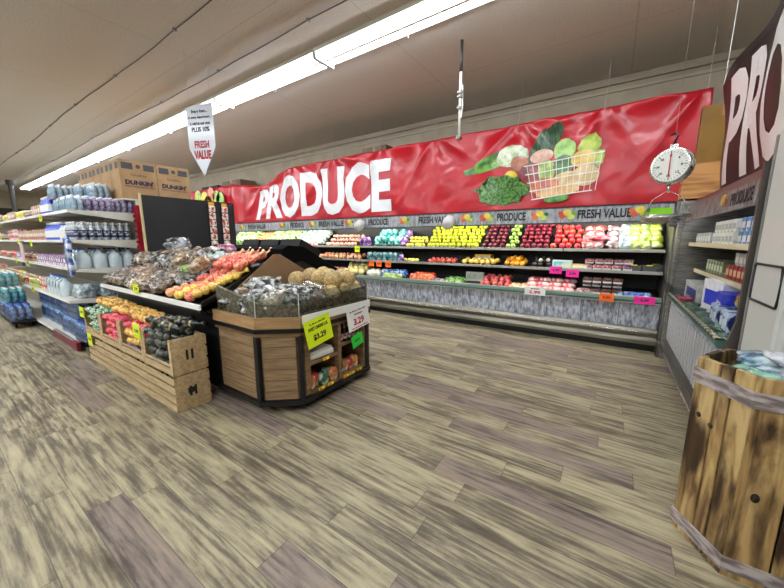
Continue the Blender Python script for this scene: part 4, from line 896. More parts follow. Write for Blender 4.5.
# coffee cartons
stk=mat('kraft_print',(178,144,104),.75,rgb2=(166,132,92),scale=4)
grey=mat('carton_grey_print',(70,70,78),.6)
def coffee(label,loc):
    t=thing('coffee_carton',label,'box',loc,group=None); W_,H_=.475,.56
    obj('carton_body',box(BM(),-.2,0,0,.2,W_,H_,.004),stk,t)
    for y0 in (.03,W_-.17): obj('printed_panel',box(BM(),.199,y0,H_-.13,.2015,y0+.14,H_-.04),grey,t)
    b=BM(); lathe(b,[(0,0),(.03,0),(.03,.002),(0,.002)],12); b.transform(Matrix.Translation((.2,W_/2,H_-.08))@Matrix.Rotation(R(90),4,'Y')); obj('printed_mark',b,grey,t)
    letters("DUNKIN'",.36,.07,mat('navy_ink',(42,34,66),.6),t,(.2005,W_/2,.245),'+x',.05)
    letters("Quality",.2,.045,mat('brown_ink',(70,50,50),.6),t,(.2005,W_/2,.35),'+x',.0)
    letters("FRENCH VANILLA ICED COFFEE",.38,.025,mat('brown_ink',(70,50,50),.6),t,(.2005,W_/2,.185),'+x',.0)
    for x0 in (-.17,.05): obj('side_panel',box(BM(),x0,-.0015,H_-.13,x0+.12,0.001,H_-.04),grey,t)
    return t
cf=coffee('printed coffee carton on the shelving top, front row left',(-6.26,1.87,2.11))
order=['front','second','third','fourth','fifth']
for r_ in range(5):
    for c_ in range(2):
        if r_==0 and c_==0: continue
        dup(cf,(-6.26-.405*r_,1.87+.48*c_,2.11),label='printed coffee carton on the shelving top, %s row %s'%(order[r_],'left' if c_==0 else 'right'))
t=thing('small_carton','small open brown carton lying on the coffee cartons','box',(-6.75,2.4,2.672)); obj('carton_body',box(BM(),-.15,0,0,.15,.3,.07,.004),kraftd,t); obj('flap',box(BM(),.15,.0,.05,.2,.3,.056),kraftd,t)
# bottles and jugs
waterb=mat('water_plastic',(150,186,214),.12,rgb2=(214,230,240),scale=18,coat=.6,rand=.08)
watert=mat('teal_plastic',(24,130,140),.15,rgb2=(120,205,210),scale=18,coat=.6,rand=.08)
waterd=mat('deep_blue_plastic',(30,66,130),.15,rgb2=(130,170,220),scale=16,coat=.6,rand=.1)
purp=mat('purple_drink',(70,40,100),.15,rgb2=(190,170,210),scale=20,coat=.6,rand=.1)
capw=mat('cap_white',(235,235,235),.4); capb=mat('cap_blue',(40,80,180),.4)
lbd=mat('label_navy',(26,34,70),.4,rgb2=(200,210,230),scale=30,lo=.5,hi=.62)
dk=dbottle('drink_bottle','x',mat('smoky_plastic',(120,130,140),.12,rgb2=(200,206,212),scale=18,coat=.6),capw,None,.034,.25,lbd)
for i in range(8):
    for j in range(5): put(dk,(-6.12-.085*j,1.31+.083*i,1.50),0,'navy labelled drink bottle on the second shelf from the top at the shelving end','navy labelled bottles at the shelving end')
pk_=None
def pack(name,label,mb,mc,nx_,ny_,r,h,group=None,filmm=film):
    t=thing(name,label,'bottle pack',(0,0,-5),group=group)
    pb_=mesh(lathe(BM(),[(0,0),(r,0),(r,h*.3),(r*.92,h*.36),(r,h*.42),(r,h*.66),(r*.42,h*.84),(r*.4,h),(0,h)],8),mb,True)
    cp=mesh(lathe(BM(),[(r*.45,h*.93),(r*.45,h*1.02),(0,h*1.02)],8),mc,True)
    for i in range(nx_):
        for j in range(ny_):
            o=obj('bottle',pb_,None,t,loc=((i-(nx_-1)/2)*2*r,(j-(ny_-1)/2)*2*r,0)); obj('bottle_cap',cp,None,o)
    w_,d_=nx_*r+.004,ny_*r+.004
    obj('shrink_film',box(BM(),-w_,-d_,.002,w_,d_,h*.8,.01),filmm,t); return t
wp=pack('bottled_water_pack','x',waterb,capw,4,3,.036,.21)
def P3(o,pts,label,group,rz=0): 
    for p in pts: put(o,p,rz+random.uniform(-.05,.05),label,group)
P3(wp,[(-6.3,1.42,1.90),(-6.65,1.42,1.9),(-7.0,1.42,1.90)],'pale blue water pack on the top shelf of the left shelving','water packs on the top shelf')
P3(wp,[(-6.75,1.62,2.11),(-7.1,1.60,2.11),(-7.1,1.4,2.11),(-6.45,1.70,2.11)],'pale blue water pack of the upper layer on the top shelf','upper water packs on the top shelf')
pp=pack('juice_pack','x',purp,capw,3,4,.036,.2)
P3(pp,[(-6.2,1.60,1.9),(-6.2,1.86,1.9),(-6.45,1.86,1.9),(-6.45,1.60,1.9)],'purple and blue drink pack at the end of the top shelf','purple drink packs at the shelf end')
dp=pack('bottled_water_pack','x',waterd,capb,4,3,.045,.26)
P3(dp,[(-5.95,1.28,.13),(-6.33,1.30,.13),(-6.33,1.58,.13),(-6.72,1.3,.13)],'deep blue water pack on the bottom deck by the crates','blue water packs on the bottom deck')
P3(dp,[(-6.33,1.32,.395),(-6.72,1.32,.395)],'deep blue water pack stacked second on the bottom deck by the crates','upper blue water packs on the bottom deck')
P3(dp,[(-7.12-.4*i,1.34,.13+.265*j) for i in range(4) for j in (0,1)],'dark blue water pack on the bottom deck under the water jugs','blue water packs under the jugs')
tp=pack('bottled_water_pack','x',watert,capw,4,3,.042,.25)
dl=thing('stock_dolly','low black dolly holding water packs down the left aisle','dolly',(-9.0,1.0,0))
obj('platform',box(BM(),-1.0,-.2,.09,.75,.085,.14,.008),black,dl)
for x in (-.9,.6):
    for y in (-.14,.05): obj('wheel',cyl(BM(),(x,y-.015,.045),(x,y+.015,.045),.045,12),blackm,dl,True)
P3(dp,[(-8.5,.945,.14),(-8.9,.945,.14),(-9.3,.945,.14),(-9.7,.945,.14)],'dark blue and clear water pack on the low black dolly','dark water packs on the dolly')
P3(tp,[(-8.9,.95,.405),(-9.3,.95,.405),(-9.7,.95,.405)],'teal water pack on the second layer of the low black dolly','teal water packs on the dolly')
P3(tp,[(-9.3,.95,.66),(-9.7,.95,.66)],'teal water pack topmost on the low black dolly','topmost teal packs on the dolly')
def jug():
    t=thing('water_jug','x','water jug',(0,0,-5)); h=.27
    b=BM(); pr=[]
    lathe(b,[(0,0),(.075,0),(.082,.01),(.082,.14),(.07,.19),(.03,.235),(.022,.25),(.022,.265),(0,.265)],12)
    for v in b.verts:
        if v.co.z<.15:
            m=max(abs(v.co.x),abs(v.co.y)); 
            if m>1e-4: k=1+.18*(1-m/math.hypot(v.co.x,v.co.y)); v.co.x*=k; v.co.y*=k
    obj('jug_body',b,mat('jug_plastic',(200,216,224),.2,rgb2=(220,232,238),scale=6,coat=.3),t,True)
    obj('handle',tube(BM(),[(0,-.03,.235),(0,-.075,.22),(0,-.09,.16),(0,-.08,.11)],.011,8),MATS['jug_plastic'],t,True)
    obj('cap',lathe(BM(),[(.024,.262),(.024,.282),(0,.282)],12),capb,t,True); return t
jg=jug()
for i in range(4):
    for j in range(3): put(jg,(-6.18-.19*j,1.36+.175*i,1.10),0,'gallon water jug on the middle shelf at the shelving end','water jugs on the middle shelf')
for j in range(5): put(jg,(-6.7-.19*j,1.24,.68),0,'gallon water jug on the low shelf of the left shelving','water jugs on the low shelf')
clb=bagm('clear_ice',(120,140,150),(225,235,240))
t=bag('clear_bottle_bag','clear shrink wrapped pack on the low shelf at the shelving end','bottle pack',clb,.17,.13,.12,71); put(t,(-6.24,1.34,.68),0,None,'clear packs on the low shelf')
for k in range(1,3): put(t,(-6.24-.02*k,1.34+.24*k,.68),.2*k,'clear shrink wrapped pack on the low shelf at the shelving end','clear packs on the low shelf')
# hanging blue white packs at the shelf front corner
bw_=bagm('blue_white',(50,90,170),(230,236,245),16)
for k,(y,z) in enumerate(((1.235,1.42),(1.225,1.3),(1.235,1.13))):
    t=thing('hanging_pouch',['top','middle','bottom'][k]+' blue and white pouch clipped to the shelf corner at the shelving end','pouch',(-6.1,y-.03,z)); obj('pouch_body',blob(BM(),.09,.03,.13,k+3,.2,2,3,False,.08,8,c=(0,0,0),boxy=.4),bw_,t,True); obj('hang_tab',box(BM(),-.02,-.003,.11,.02,.003,.17),white,t)
# groceries further down the aisle
def gp_box(n,c,c2,w_,d,h,sc=18):
    m=mat('pack_'+n,c,.45,rgb2=c2,scale=sc,lo=.47,hi=.55,rand=.15); t=thing('grocery_box','x','grocery',(0,0,-5)); obj('box_body',box(BM(),-w_/2,-d/2,0,w_/2,d/2,h,.005),m,t); obj('front_label',box(BM(),-w_*.25,-d/2-.002,h*.4,w_*.25,-d/2,h*.7),paper,t); return t
def gp_can(n,c,c2,r,h):
    m=mat('pack_'+n,c,.4,rgb2=c2,scale=25,lo=.47,hi=.55,rand=.15); t=thing('grocery_can','x','grocery',(0,0,-5)); obj('can_body',lathe(BM(),[(0,0),(r,0),(r,h*.96),(r*.9,h),(0,h)],10),m,t,True); obj('lid_rim',lathe(BM(),[(r*1.03,h*.96),(r*1.03,h),(r*.9,h)],10),chrome,t,True); return t
def gp_bot(n,c,c2,r,h,cc):
    t=dbottle('grocery_bottle','x',mat('pack_'+n,c,.3,rgb2=c2,scale=20,coat=.4,rand=.12),cc,None,r,h); t['category']='grocery'; return t
G={'red box':gp_box('redbox',(200,40,40),(240,225,210),.13,.08,.2),'white box':gp_box('whitebox',(205,190,160),(180,50,40),.15,.09,.17),'pink box':gp_box('pinkbox',(190,90,110),(235,215,205),.12,.08,.22),
 'green jar':gp_can('greenjar',(90,130,40),(220,215,120),.05,.14),'brown can':gp_can('browncan',(120,50,36),(220,180,140),.045,.13),'yellow pouch':bag('grocery_pouch','x','grocery',bagm('yellowp',(220,200,50),(245,235,150)),.07,.05,.09,81),
 'red pouch':bag('grocery_pouch','x','grocery',bagm('redp',(210,50,50),(245,200,190)),.08,.05,.08,82),'dark blue bottle':gp_bot('bluebottle',(24,44,190),(60,90,220),.05,.27,capw),'clear bottle':gp_bot('clearbottle',(190,210,220),(235,240,245),.045,.24,capb),
 'white tub':gp_can('whitetub',(205,196,176),(120,70,40),.06,.12),'purple box':gp_box('purplebox',(120,50,130),(235,220,235),.14,.08,.15)}
G['yellow pouch']['category']='grocery'
def aisle(shelf,nm,z,x0,x1,kinds,y,pitch=.15,rowsn=1,stack=1):
    x=x0
    while x>x1:
        run=random.choice(kinds); n=random.randint(3,6)
        for i in range(n):
            if x<=x1: break
            for r_ in range(rowsn):
                put(G[run],(x,y+.13*r_,z),random.uniform(-.08,.08),'%s on the %s of the left shelving'%(run,nm),'%ss on the %s'%(run,nm))
            x-=pitch
aisle(4,'top shelf',1.90,-7.3,-7.75,['dark blue bottle'],1.33,.11,2)
aisle(3,'second shelf from the top',1.50,-6.9,-7.75,['dark blue bottle'],1.33,.11,2)
aisle(3,'second shelf from the top',1.50,-6.62,-6.9,['clear bottle'],1.33,.11,2)
aisle(4,'top shelf',1.90,-7.8,-14,['red pouch','yellow pouch','white box','red box','white tub'],1.34,.16,2)
aisle(3,'second shelf from the top',1.50,-7.8,-14,['white box','pink box','white tub','green jar','red box','clear bottle'],1.34,.15,2)
aisle(2,'middle shelf',1.10,-6.9,-14,['white tub','purple box','brown can','red pouch','pink box','clear bottle'],1.34,.15,2)
aisle(1,'low shelf',.68,-7.7,-14,['brown can','red pouch','green jar','yellow pouch','red box'],1.22,.15,2)
aisle(0,'bottom deck',.13,-10.3,-14,['red pouch','brown can','red box','yellow pouch'],1.22,.15,1)
for i,(x,z) in enumerate(((-7.55,1.84),(-9.8,1.47),(-8.6,1.44),(-10.4,1.07),(-9.2,1.06),(-8.3,.66),(-11.6,1.86))):
    card(['yellow price tag on the top shelf edge below the water packs','yellow price tag on the second shelf far down the aisle','yellow price tag on the second shelf edge beyond the blue bottles','yellow price tag on the middle shelf far down the aisle','yellow price tag on the middle shelf edge above the teal packs','yellow price tag on the low shelf edge above the teal packs','yellow price tag on the top shelf farthest down the aisle'][i],yel,(x,1.235 if z>1 else 1.115,z),.17,.1,lines=dm('1.99'))
for i,x in enumerate((-6.75,-7.0)): card(['right','left'][i]+' slanted white shelf card on the middle shelf edge',paper,(x,1.22,1.09),.2,.04,tilt=0)
t=thing('hanging_poster','white hanging shelf flyer down the left aisle among groceries','flyer',(-9.3,1.2,1.1)); obj('sheet',box(BM(),-.14,-.003,0,.14,.003,.36),mat('flyer',(235,225,225),.5,rgb2=(220,170,175),scale=8),t); obj('top_clip',box(BM(),-.03,-.006,.34,.03,.05,.38),steel,t)
# ---------------- RIGHT CASE ----------------
rc=thing('corner_display_case','dark framed refrigerated case along the right wall with printed header','display case',(0,0,0))
Y0,Y1=2.87,5.16
def pr(name,poly,m,a=Y0,bb=Y1,label=None): return obj(name,prism(BM(),poly,'y',a,bb),m,rc,label=label)
pr('toe_kick',[(.74,0),(1.6,0),(1.6,.12),(.74,.12)],black)
pr('base_bumper',[(.64,.12),(.62,.18),(.64,.24),(.74,.26),(.74,.12)],dsteel)
grl=mat('white_grille',(210,210,212),.4,rgb2=(120,120,126),scale=30,stretch=(.2,6,.2),lo=.48,hi=.52)
pr('front_panel',[(.70,.26),(.665,.80),(.72,.80),(.75,.26)],tile)
b=BM()
for k in range(22): box(b,.655,Y0+.05+k*.1,.3,.668,Y0+.11+k*.1,.74,.003)
b2_=b; obj('white_bars',b2_,mat('bar_grey',(176,176,178),.4),rc)
pr('green_bumper',[(.63,.80),(.615,.83),(.63,.855),(.72,.855),(.72,.80)],teal)
b=BM()
for k in range(25): box(b,.612,Y0+.01+k*.09,.858,.64,Y0+.06+k*.09,.872,.002)
obj('striped_rail',b,mat('cream_stripe',(225,215,180),.4),rc); pr('rail_edge',[(.614,.853),(.614,.868),(.66,.868),(.66,.853)],black)
pr('deck',[(.70,.82),(1.45,.86),(1.45,.82),(.70,.78)],mat('dark_green_deck',(24,50,38),.5))
pr('back_panel',[(1.45,.26),(1.6,.26),(1.6,1.95),(1.45,1.95)],mat('mirror_grey',(86,90,92),.25,.5))
for z,x0 in ((1.16,.84),(1.46,.76)):
    s=pr('shelf',[(x0,z-.03),(x0,z),(1.45,z+.02),(1.45,z-.01)],mat('grey_shelf',(110,110,108),.4)); b=BM(); box(b,x0-.015,Y0,z-.03,x0,Y1,z+.012,.003); obj('price_rail',b,mat('cream_rail',(215,205,170),.4),s)
pr('canopy',[(.70,1.82),(.72,1.93),(1.6,1.97),(1.6,1.92),(.8,1.80)],dsteel)
hdm=tile_mat('brown_header_laminate',(70,64,64),(140,132,130),(50,46,46),1.2,.5)
pr('header_panel',[(.685,1.71),(.69,1.86),(.72,1.86),(.715,1.71)],hdm)
pr('lamp',[(.76,1.76),(.76,1.79),(.80,1.79),(.80,1.76)],emis('lit_corner_lamp',(250,252,255),3.5),Y0+.1,Y1-.1)
letters('PRODUCE',.46,.09,ink,rc,(.684,3.16,1.785),'-x',.03)
for i,(dy,dz,r) in enumerate(((0,0,.035),(.06,.01,.04),(.03,.03,.03))): obj('printed_vegetable',prism(BM(),[(3.55+dy+r*math.cos(k*PI/5),1.785+dz+r*math.sin(k*PI/5)) for k in range(10)],'x',.682-.001*i,.69),veg[i],rc)
for y in (Y0-.03,Y1): obj('end_frame',prism(BM(),([(.68,.12),(.655,.80),(.69,1.0),(.69,1.95),(1.6,1.97),(1.6,.0),(.74,0)] if y<Y1 else [(.66,.12),(.64,.80),(.67,1.0),(.675,1.95),(1.6,1.97),(1.6,.0),(.74,0)]),'y',y,y+.03),mat('brown_end_frame',(92,86,82),.4,.5) if y<Y1 else steel,rc)
obj('glass_guard',prism(BM(),[(.60,.86),(.56,1.02),(.565,1.02),(.605,.86)],'y',Y0+.02,Y1-.02),acry,rc)
obj('lower_guard_bar',tube(BM(),[(.60,Y0,.24),(.585,3.5,.24),(.585,4.5,.24),(.60,Y1,.24)],.012,8),chrome,rc,True)
# goods
def gc(n,c,c2,w_,d,h,nm='dairy_carton',lab=(235,235,235)):
    m=mat('carton_'+n,c,.4,rgb2=c2,scale=12,lo=.48,hi=.54,rand=.08); t=thing(nm,'x','carton',(0,0,-5)); obj('carton_body',box(BM(),-d/2,-w_/2,0,d/2,w_/2,h,.005),m,t)
    obj('printed_panel',box(BM(),-d/2-.002,-w_*.35,h*.25,-d/2,w_*.35,h*.7),mat('panel_%d_%d_%d'%lab,lab,.4),t); return t
yb=gc('yogurt_blue',(60,120,190),(230,238,245),.1,.1,.1); yw=gc('yogurt_white',(228,228,224),(180,186,190),.1,.1,.1,lab=(170,175,178)); yr=gc('red_pack',(150,26,30),(220,90,70),.1,.1,.12,lab=(225,190,150)); ysv=gc('silver',(190,190,190),(120,110,110),.1,.1,.11,lab=(235,235,235)); ygr=gc('greentea',(120,140,96),(200,200,170),.1,.1,.13,lab=(220,225,200))
def shelfrow(o,x,z,ya,yb_,label,group,pitch=.108,layers=1,h=.1,depth=2):
    n=int((yb_-ya)/pitch)
    for i in range(n):
        for l_ in range(layers):
            for d_ in range(depth): put(o,(x+d_*.12+.01*l_,ya+(i+.5)*pitch,z+l_*(h+.002)),0,label,group)
shelfrow(yb,.83,1.462,3.2,3.62,'blue and white carton at the near end of the upper right shelf','blue cartons on the upper right shelf',layers=2)
shelfrow(yw,.83,1.462,3.64,4.3,'white carton in the middle of the upper right shelf','white cartons on the upper right shelf',layers=2)
shelfrow(ysv,.83,1.462,4.35,5.05,'silver carton at the far half of the upper right shelf','silver cartons on the upper right shelf')
shelfrow(yr,.93,1.162,3.5,4.2,'red pack on the lower right shelf','red packs on the lower right shelf',layers=1,h=.12)
shelfrow(ysv,.93,1.284,3.5,4.0,'silver carton stacked on the red packs','silver cartons on the red packs')
shelfrow(ygr,.93,1.162,4.25,5.0,'olive green pack at the far half of the lower right shelf','olive packs on the lower right shelf')
bx=gc('bluewhite_big',(236,238,242),(225,228,236),.42,.2,.3,'soda_carton',lab=(40,60,190)); put(bx,(.88,4.0,.845),.1,'large white and deep blue carton standing in the right case'); first.clear()
bx2=gc('blue_big',(36,56,190),(60,80,205),.3,.2,.24,'soda_carton',lab=(235,235,240)); put(bx2,(.86,3.62,.84),-.1,'deep blue carton in front of the large white carton')
bx3=gc('navy_small',(30,50,110),(190,205,225),.13,.12,.16,'soda_carton',lab=(220,228,240))
for i in range(4): put(bx3,(.76+.02*(i%2),3.12+.14*i,.84),.15*(i%2),'small navy and white carton at the near corner of the right case','navy cartons in the right case')
bx4=gc('grey_long',(190,190,186),(170,172,170),.7,.2,.2,'storage_carton',lab=(60,70,130)); put(bx4,(.86,4.72,.845),0,'long grey carton with small blue mark at the far half of the right case')
t=bag('snack_bag','green and brown snack bag leaning at the near end of the right case','snack bag',bagm('snack',(110,70,40),(190,200,120)),.1,.06,.14,91); put(t,(.84,3.3,.99),(0,.5,.6))
t=bag('pink_pack','pink pack lying on the green edge of the right case','pack',bagr,.1,.06,.03,92); put(t,(.70,4.55,.86),(0,0,1.4))
for k in range(6): 
    t=bag('herb_bag','x','herb bag',bagm('herbs',(30,80,50),(120,160,130)),.09,.06,.03,93) if k==0 else t
    put(t,(.70+.02*(k%2),2.95+.27*k,.835),(0,0,1.3+.2*k),'dark green herb bag along the front edge of the right case','herb bags along the right case')
# white upright unit
wu=thing('white_cooler','white upright cooler end with black rounded outline beside the barrel','cooler',(.715,2.36,0))
obj('cabinet',box(BM(),0,0,0,.85,.455,2.12,.03),mat('cooler_white',(196,196,190),.4),wu)
b=BM(); pts=[]
for cy_,cz_,a0 in ((.03,1.335,180),(.6,1.335,90),(.6,1.195,0),(.03,1.195,-90)): pass
rr=.02
loop=[]
for cyy,czz,a0 in ((.40,1.345,0),(.06,1.345,90),(.06,1.175,180),(.40,1.175,270)):
    for k in range(4): a=R(a0+k*30); loop.append((-.003,cyy+rr*math.cos(a),czz+rr*math.sin(a)))
loop.append(loop[0]); obj('black_outline',tube(BM(),loop,.007,6),black,wu,True)
obj('top_trim',box(BM(),-.006,.43,.3,.03,.458,2.08,.004),mat('trim_grey',(120,118,115),.4),wu)
# plywood box and yellow carton on the corner
ply=mat('plywood',(196,140,80),.6,rgb2=(150,98,50),scale=3,stretch=(.5,1,7),detail=6,lo=.44,hi=.58)
t=thing('plywood_box','plywood box with bold grain on top of the corner case','box',(.62,5.28,1.985))
obj('front_board',box(BM(),0,0,0,.62,.02,.39,.002),ply,t); obj('side_board',box(BM(),0,.02,0,.02,.5,.39,.002),ply,t); obj('side_board',box(BM(),.6,.02,0,.62,.5,.39,.002),ply,t); obj('top_board',box(BM(),0,0,.39,.62,.5,.408,.002),ply,t)
carton('mustard yellow carton standing on the plywood box behind the red banner',.4,.4,.62,(.92,5.54,2.396),mat('mustard_carton',(140,98,16),.6,rgb2=(126,88,14),scale=4))
# black banner
bb=thing('black_banner','black vinyl banner with large white letters hanging along the right side','banner',(0,0,0))
bvin=mat('black_vinyl',(20,8,12),.45,coat=.1)
def bpt(y,z): t=(z-1.93)/1.1; z=1.93+.94*(z-1.93)-.05*t; return Vector((.84-.13*t+.02*math.sin(y*6+z*2)+.012*math.sin(z*7+y*2),y,z+.03*math.sin(y*2.2)))
b=BM(); gr=[[b.verts.new(bpt(4.42-3.5*i/66,1.93+1.1*j/16)) for j in range(17)] for i in range(67)]
for i in range(66):
    for j in range(16): b.faces.new((gr[i][j],gr[i+1][j],gr[i+1][j+1],gr[i][j+1]))
o=obj('vinyl_sheet',b,bvin,bb,True); md=o.modifiers.new('s','SOLIDIFY'); md.thickness=.003
b=text('PRODUCE',3.1,.94,0,.035); subdiv(b,.08)
for v in b.verts: p=bpt(4.2-(v.co.x+1.55)-.3*v.co.y,2.47+v.co.y); v.co=p+Vector((-.006,0,0))
obj('lettering',b,mat('white_letters',(225,220,218),.35,coat=.3),bb,True)
for y in (4.35,2.6,1.0): obj('cord',cyl(BM(),(.71,y,2.9),(.72,y,3.9),.003,4),MATS['thread_grey'],bb)
# scale
sc=thing('hanging_scale','round white dial produce scale with steel pan hanging by the right case','scale',(.335,3.5,0),(0,0,R(-22)))
sc.scale=(.84,.84,.84); sc.location.z=2.08-2.10*.84
fc=Matrix.Rotation(R(90),4,'X')
b=lathe(BM(),[(0,0),(.155,0),(.165,.015),(.165,.085),(.15,.1),(.13,.1),(.13,.09),(0,.09)],28); b.transform(Matrix.Translation((0,.05,2.10))@fc); obj('dial_housing',b,chrome,sc,True)
b=lathe(BM(),[(0,.0),(.142,0),(.142,.004),(0,.004)],28); b.transform(Matrix.Translation((0,-.048,2.10))@fc); df=obj('dial_face',b,mat('dial_white',(240,240,234),.4),sc)
b=BM()
for k in range(32):
    a=2*PI*k/32; r0=.115 if k%4 else .105; cyl(b,(r0*math.sin(a),-.053,2.10+r0*math.cos(a)),(.13*math.sin(a),-.053,2.10+.13*math.cos(a)),.0015 if k%4 else .0028,4)
obj('tick_marks',b,ink,df)
for k in range(8): 
    a=2*PI*k/8; letters(str(k*4 if k else 0),.016 if k<3 else .026,.022,ink,df,(.09*math.sin(a),-.0535,2.10+.09*math.cos(a)),'-y',.02,'dial_number')
b=BM(); prism(b,[(-.005,2.0),(.005,2.0),(.003,2.205),(-.003,2.205)],'y',-.058,-.055); obj('needle',b,redink,df)
obj('hook',tube(BM(),[(0,0,2.26),(-.0,0,2.32),(.02,0,2.37),(.0,0,2.40),(-.035,0,2.385)],.011,8),blackm,sc,True)
obj('top_strap',box(BM(),-.03,-.01,2.25,.03,.01,2.30,.004),chrome,sc)
obj('hanging_wire',cyl(BM(),(0,0,2.39),(0,0,4.26),.0022,5),steel,sc)
obj('lower_link',tube(BM(),[(0,0,1.94),(0,0,1.86)],.012,8),chrome,sc,True)
obj('bail',tube(BM(),[(-.18,0,1.635),(-.12,0,1.80),(-.02,0,1.87),(.02,0,1.87),(.12,0,1.80),(.18,0,1.635)],.004,6),chrome,sc,True)
obj('pan',lathe(BM(),[(0,1.575),(.14,1.58),(.175,1.60),(.19,1.645),(.196,1.648),(.18,1.60),(.145,1.572),(0,1.567)],28),mat('pan_steel',(190,188,182),.25,.9),sc,True)
t=thing('bright_green_card','bright green card standing on the scale pan','card',(.30,3.44,1.655)); obj('card_panel',box(BM(),-.07,-.002,0,.07,.002,.1),mat('lime_card',(150,235,20),.5),t); obj('card_foot',box(BM(),-.05,-.02,0,.05,.02,.004),MATS['lime_card'],t)
# ---------------- BARREL ----------------
def barrel_wood():
    m=bpy.data.materials.new('barrel_plank'); m.use_nodes=True; nt=m.node_tree; N=nt.nodes; L=nt.links; b=N['Principled BSDF']
    tc=N.new('ShaderNodeTexCoord'); oi=N.new('ShaderNodeObjectInfo'); add=N.new('ShaderNodeVectorMath'); add.operation='ADD'; L.new(tc.outputs['Object'],add.inputs[0])
    cb=N.new('ShaderNodeCombineXYZ'); mu=N.new('ShaderNodeMath'); mu.operation='MULTIPLY'; mu.inputs[1].default_value=20; L.new(oi.outputs['Random'],mu.inputs[0]); L.new(mu.outputs[0],cb.inputs[0]); L.new(mu.outputs[0],cb.inputs[2]); L.new(cb.outputs[0],add.inputs[1])
    def nz(sx,sz,s,d,dist=0):
        mp=N.new('ShaderNodeMapping'); mp.inputs['Scale'].default_value=(sx,sx,sz); L.new(add.outputs[0],mp.inputs[0]); n=N.new('ShaderNodeTexNoise'); n.inputs['Scale'].default_value=s; n.inputs['Detail'].default_value=d; n.inputs['Distortion'].default_value=dist; L.new(mp.outputs[0],n.inputs[0]); return n.outputs[0]
    def ramp(src,st):
        cr=N.new('ShaderNodeValToRGB'); e=cr.color_ramp.elements; e[0].position,e[0].color=st[0][0],lin(st[0][1]); e[1].position,e[1].color=st[-1][0],lin(st[-1][1])
        for p,c in st[1:-1]: q=e.new(p); q.color=lin(c)
        L.new(src,cr.inputs[0]); return cr.outputs[0]
    grain=ramp(nz(9,1,2.2,7,.8),[(.35,(100,72,40)),(.5,(166,134,84)),(.65,(196,168,114))])
    stain=ramp(nz(4.2,1.1,1.7,6,.3),[(.5,(255,255,255)),(.6,(92,74,52))])
    mx=N.new('ShaderNodeMix'); mx.data_type='RGBA'; mx.blend_type='MULTIPLY'; mx.inputs[0].default_value=1; L.new(grain,mx.inputs[6]); L.new(stain,mx.inputs[7]); L.new(mx.outputs[2],b.inputs['Base Color'])
    b.inputs['Roughness'].default_value=.65; return m
bwood=barrel_wood(); band=mat('weathered_band',(176,166,164),.6,rgb2=(110,98,96),scale=11,stretch=(1,1,4),detail=7,lo=.42,hi=.62)
knot=mat('wood_knot',(36,22,12),.7)
ba=thing('wooden_barrel_bin','hexagonal rustic plank barrel bin filled with pouches at the right edge','barrel',(0,0,0))
HV=[(.40,2.09),(.54,1.86),(1.02,1.86),(1.16,2.09),(1.02,2.32),(.54,2.32)]
def inset(poly,d):
    cx,cy=sum(p[0] for p in poly)/6,sum(p[1] for p in poly)/6; out=[]
    for i in range(6):
        p=Vector(poly[i]);a=Vector(poly[i-1]);c=Vector(poly[(i+1)%6]);e1=(p-a).normalized();e2=(c-p).normalized();n1=Vector((e1.y,-e1.x));n2=Vector((e2.y,-e2.x));m=(n1+n2).normalized();out.append(p+m*d/m.dot(n1))
    return out
inn=inset(HV,-.022); outb=inset(HV,.008)
TOPZ=.95
for k in range(6):
    p,q=Vector(HV[k]),Vector(HV[(k+1)%6]); pi_,qi=inn[k],inn[(k+1)%6]; n=(.42,.66) if k==0 else (.30,.62,.8)
    cuts=[0,*n,1]
    for a,c in zip(cuts,cuts[1:]):
        g=.0035; L_=(q-p).length; a2=a+(g/L_ if a>0 else 0); c2_=c-(g/L_ if c<1 else 0); top=TOPZ-random.uniform(0,.012)
        P0,P1=p.lerp(q,a2),p.lerp(q,c2_); Q0,Q1=pi_.lerp(qi,a2),pi_.lerp(qi,c2_)
        o=obj('plank',prism(BM(),[tuple(P0),tuple(P1),tuple(Q1),tuple(Q0)],'z',0.0,top),bwood,ba); bv=o.modifiers.new('b','BEVEL'); bv.width=.003; bv.segments=1
for z0,z1 in ((.815,.885),(.035,.10)):
    b=BM()
    for k in range(6): prism(b,[tuple(outb[k]),tuple(outb[(k+1)%6]),HV[(k+1)%6],HV[k]],'z',z0,z1)
    obj('band',b,band,ba)
b=BM(); prism(b,[tuple(v) for v in inset(HV,-.03)],'z',.0,.80); obj('inner_floor',b,mat('dark_inside',(30,24,18),.8),ba)
kn=mesh(lathe(BM(),[(0,0),(.011,0),(.013,.0008),(0,.0015)],12),knot,True)
e=(Vector(HV[1])-Vector(HV[0])).normalized()
for s_,z in ((.05,.66),(.115,.64)): 
    p=Vector(HV[0])+e*s_; obj('knot',kn,None,ba,loc=(p.x,p.y,z),rot=Vector((e.y,-e.x,0)).to_track_quat('Z','Y').to_euler())
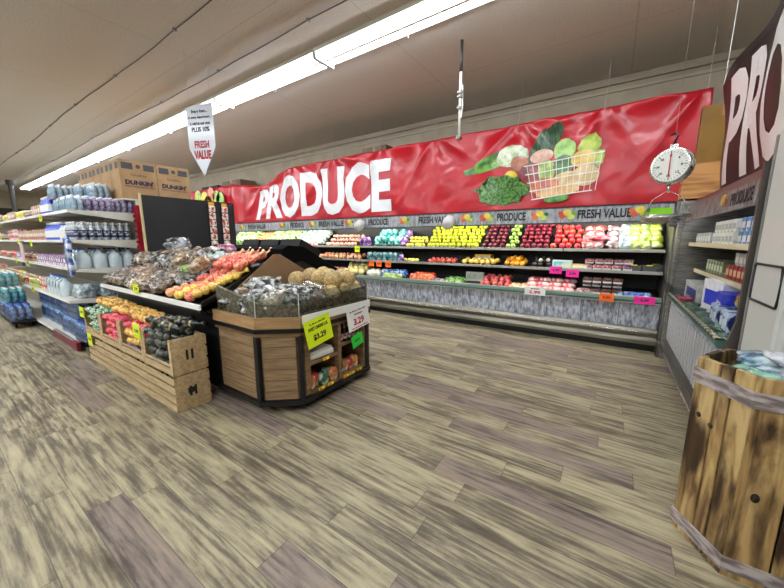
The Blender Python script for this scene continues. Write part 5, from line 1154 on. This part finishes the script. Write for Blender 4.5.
k2=obj('knot',kn,None,ba,loc=(.60,1.86,.42),rot=(R(90),0,0)); k2.scale=(1.1,1.7,1)
pg=[bag('snack_pouch','x','pouch',bagm(n,c,c2,9),.13,.09,.03,100+i,amp=.2) for i,(n,c,c2) in enumerate((('greenp',(16,90,60),(150,200,180)),('silverblue',(90,130,150),(225,230,236)),('bluep',(40,110,140),(190,215,225)),('flame',(120,110,150),(235,235,240))))]
pn=['dark green','silver blue','teal blue','lilac white']
sp=[(.60,2.09,.82,0),(.64,2.02,.85,0),(.68,2.0,.88,1),(.66,2.14,.87,0),(.74,1.95,.86,3),(.80,2.05,.87,1),(.70,2.14,.88,2),(.90,1.97,.85,1),(.92,2.12,.87,3),(.80,2.2,.86,0),(.66,2.08,.92,2),(.72,2.02,.91,3),(.86,2.02,.92,1),(.97,2.06,.87,2),(.68,2.18,.88,1),(.94,2.22,.85,0)]
pos_=['lowest at the left corner','by the left corner plank','near the left front','at the back left','at the front middle','in the middle','behind the middle','at the right front','at the right','at the back middle','on top toward the left','on top in the middle','on top toward the right','near the right corner','behind the left','at the back right']
for i,(x,y,z,q) in enumerate(sp): put(pg[q],(x,y,z+.035),(random.uniform(-.3,.3),random.uniform(-.3,.3),random.uniform(0,6)),'%s foil pouch in the barrel, %s'%(pn[q],pos_[i]))
t=thing('flame_print_pouch','white and lilac pouch with orange flame print on the barrel heap','pouch',(.70,1.99,1.0),(.15,.1,.5)); obj('pouch_body',blob(BM(),.12,.085,.02,122,.15,2,3,False,.05,8,boxy=.5),bagm('lilac2',(190,190,205),(240,240,244)),t,True)
obj('flame_print',blob(BM(),.045,.022,.006,5,.4,3,3,False,c=(-.02,0,.020)),mat('flame',(235,110,30),.3,rgb2=(250,200,60),scale=20),t,True)
# remove unused prototypes that were never placed
for o in list(COL.objects):
    if o.parent is None and o.location.z<-4:
        for c in list(kids(o)):
            for g in list(kids(c)): bpy.data.objects.remove(g)
            bpy.data.objects.remove(c)
        bpy.data.objects.remove(o)
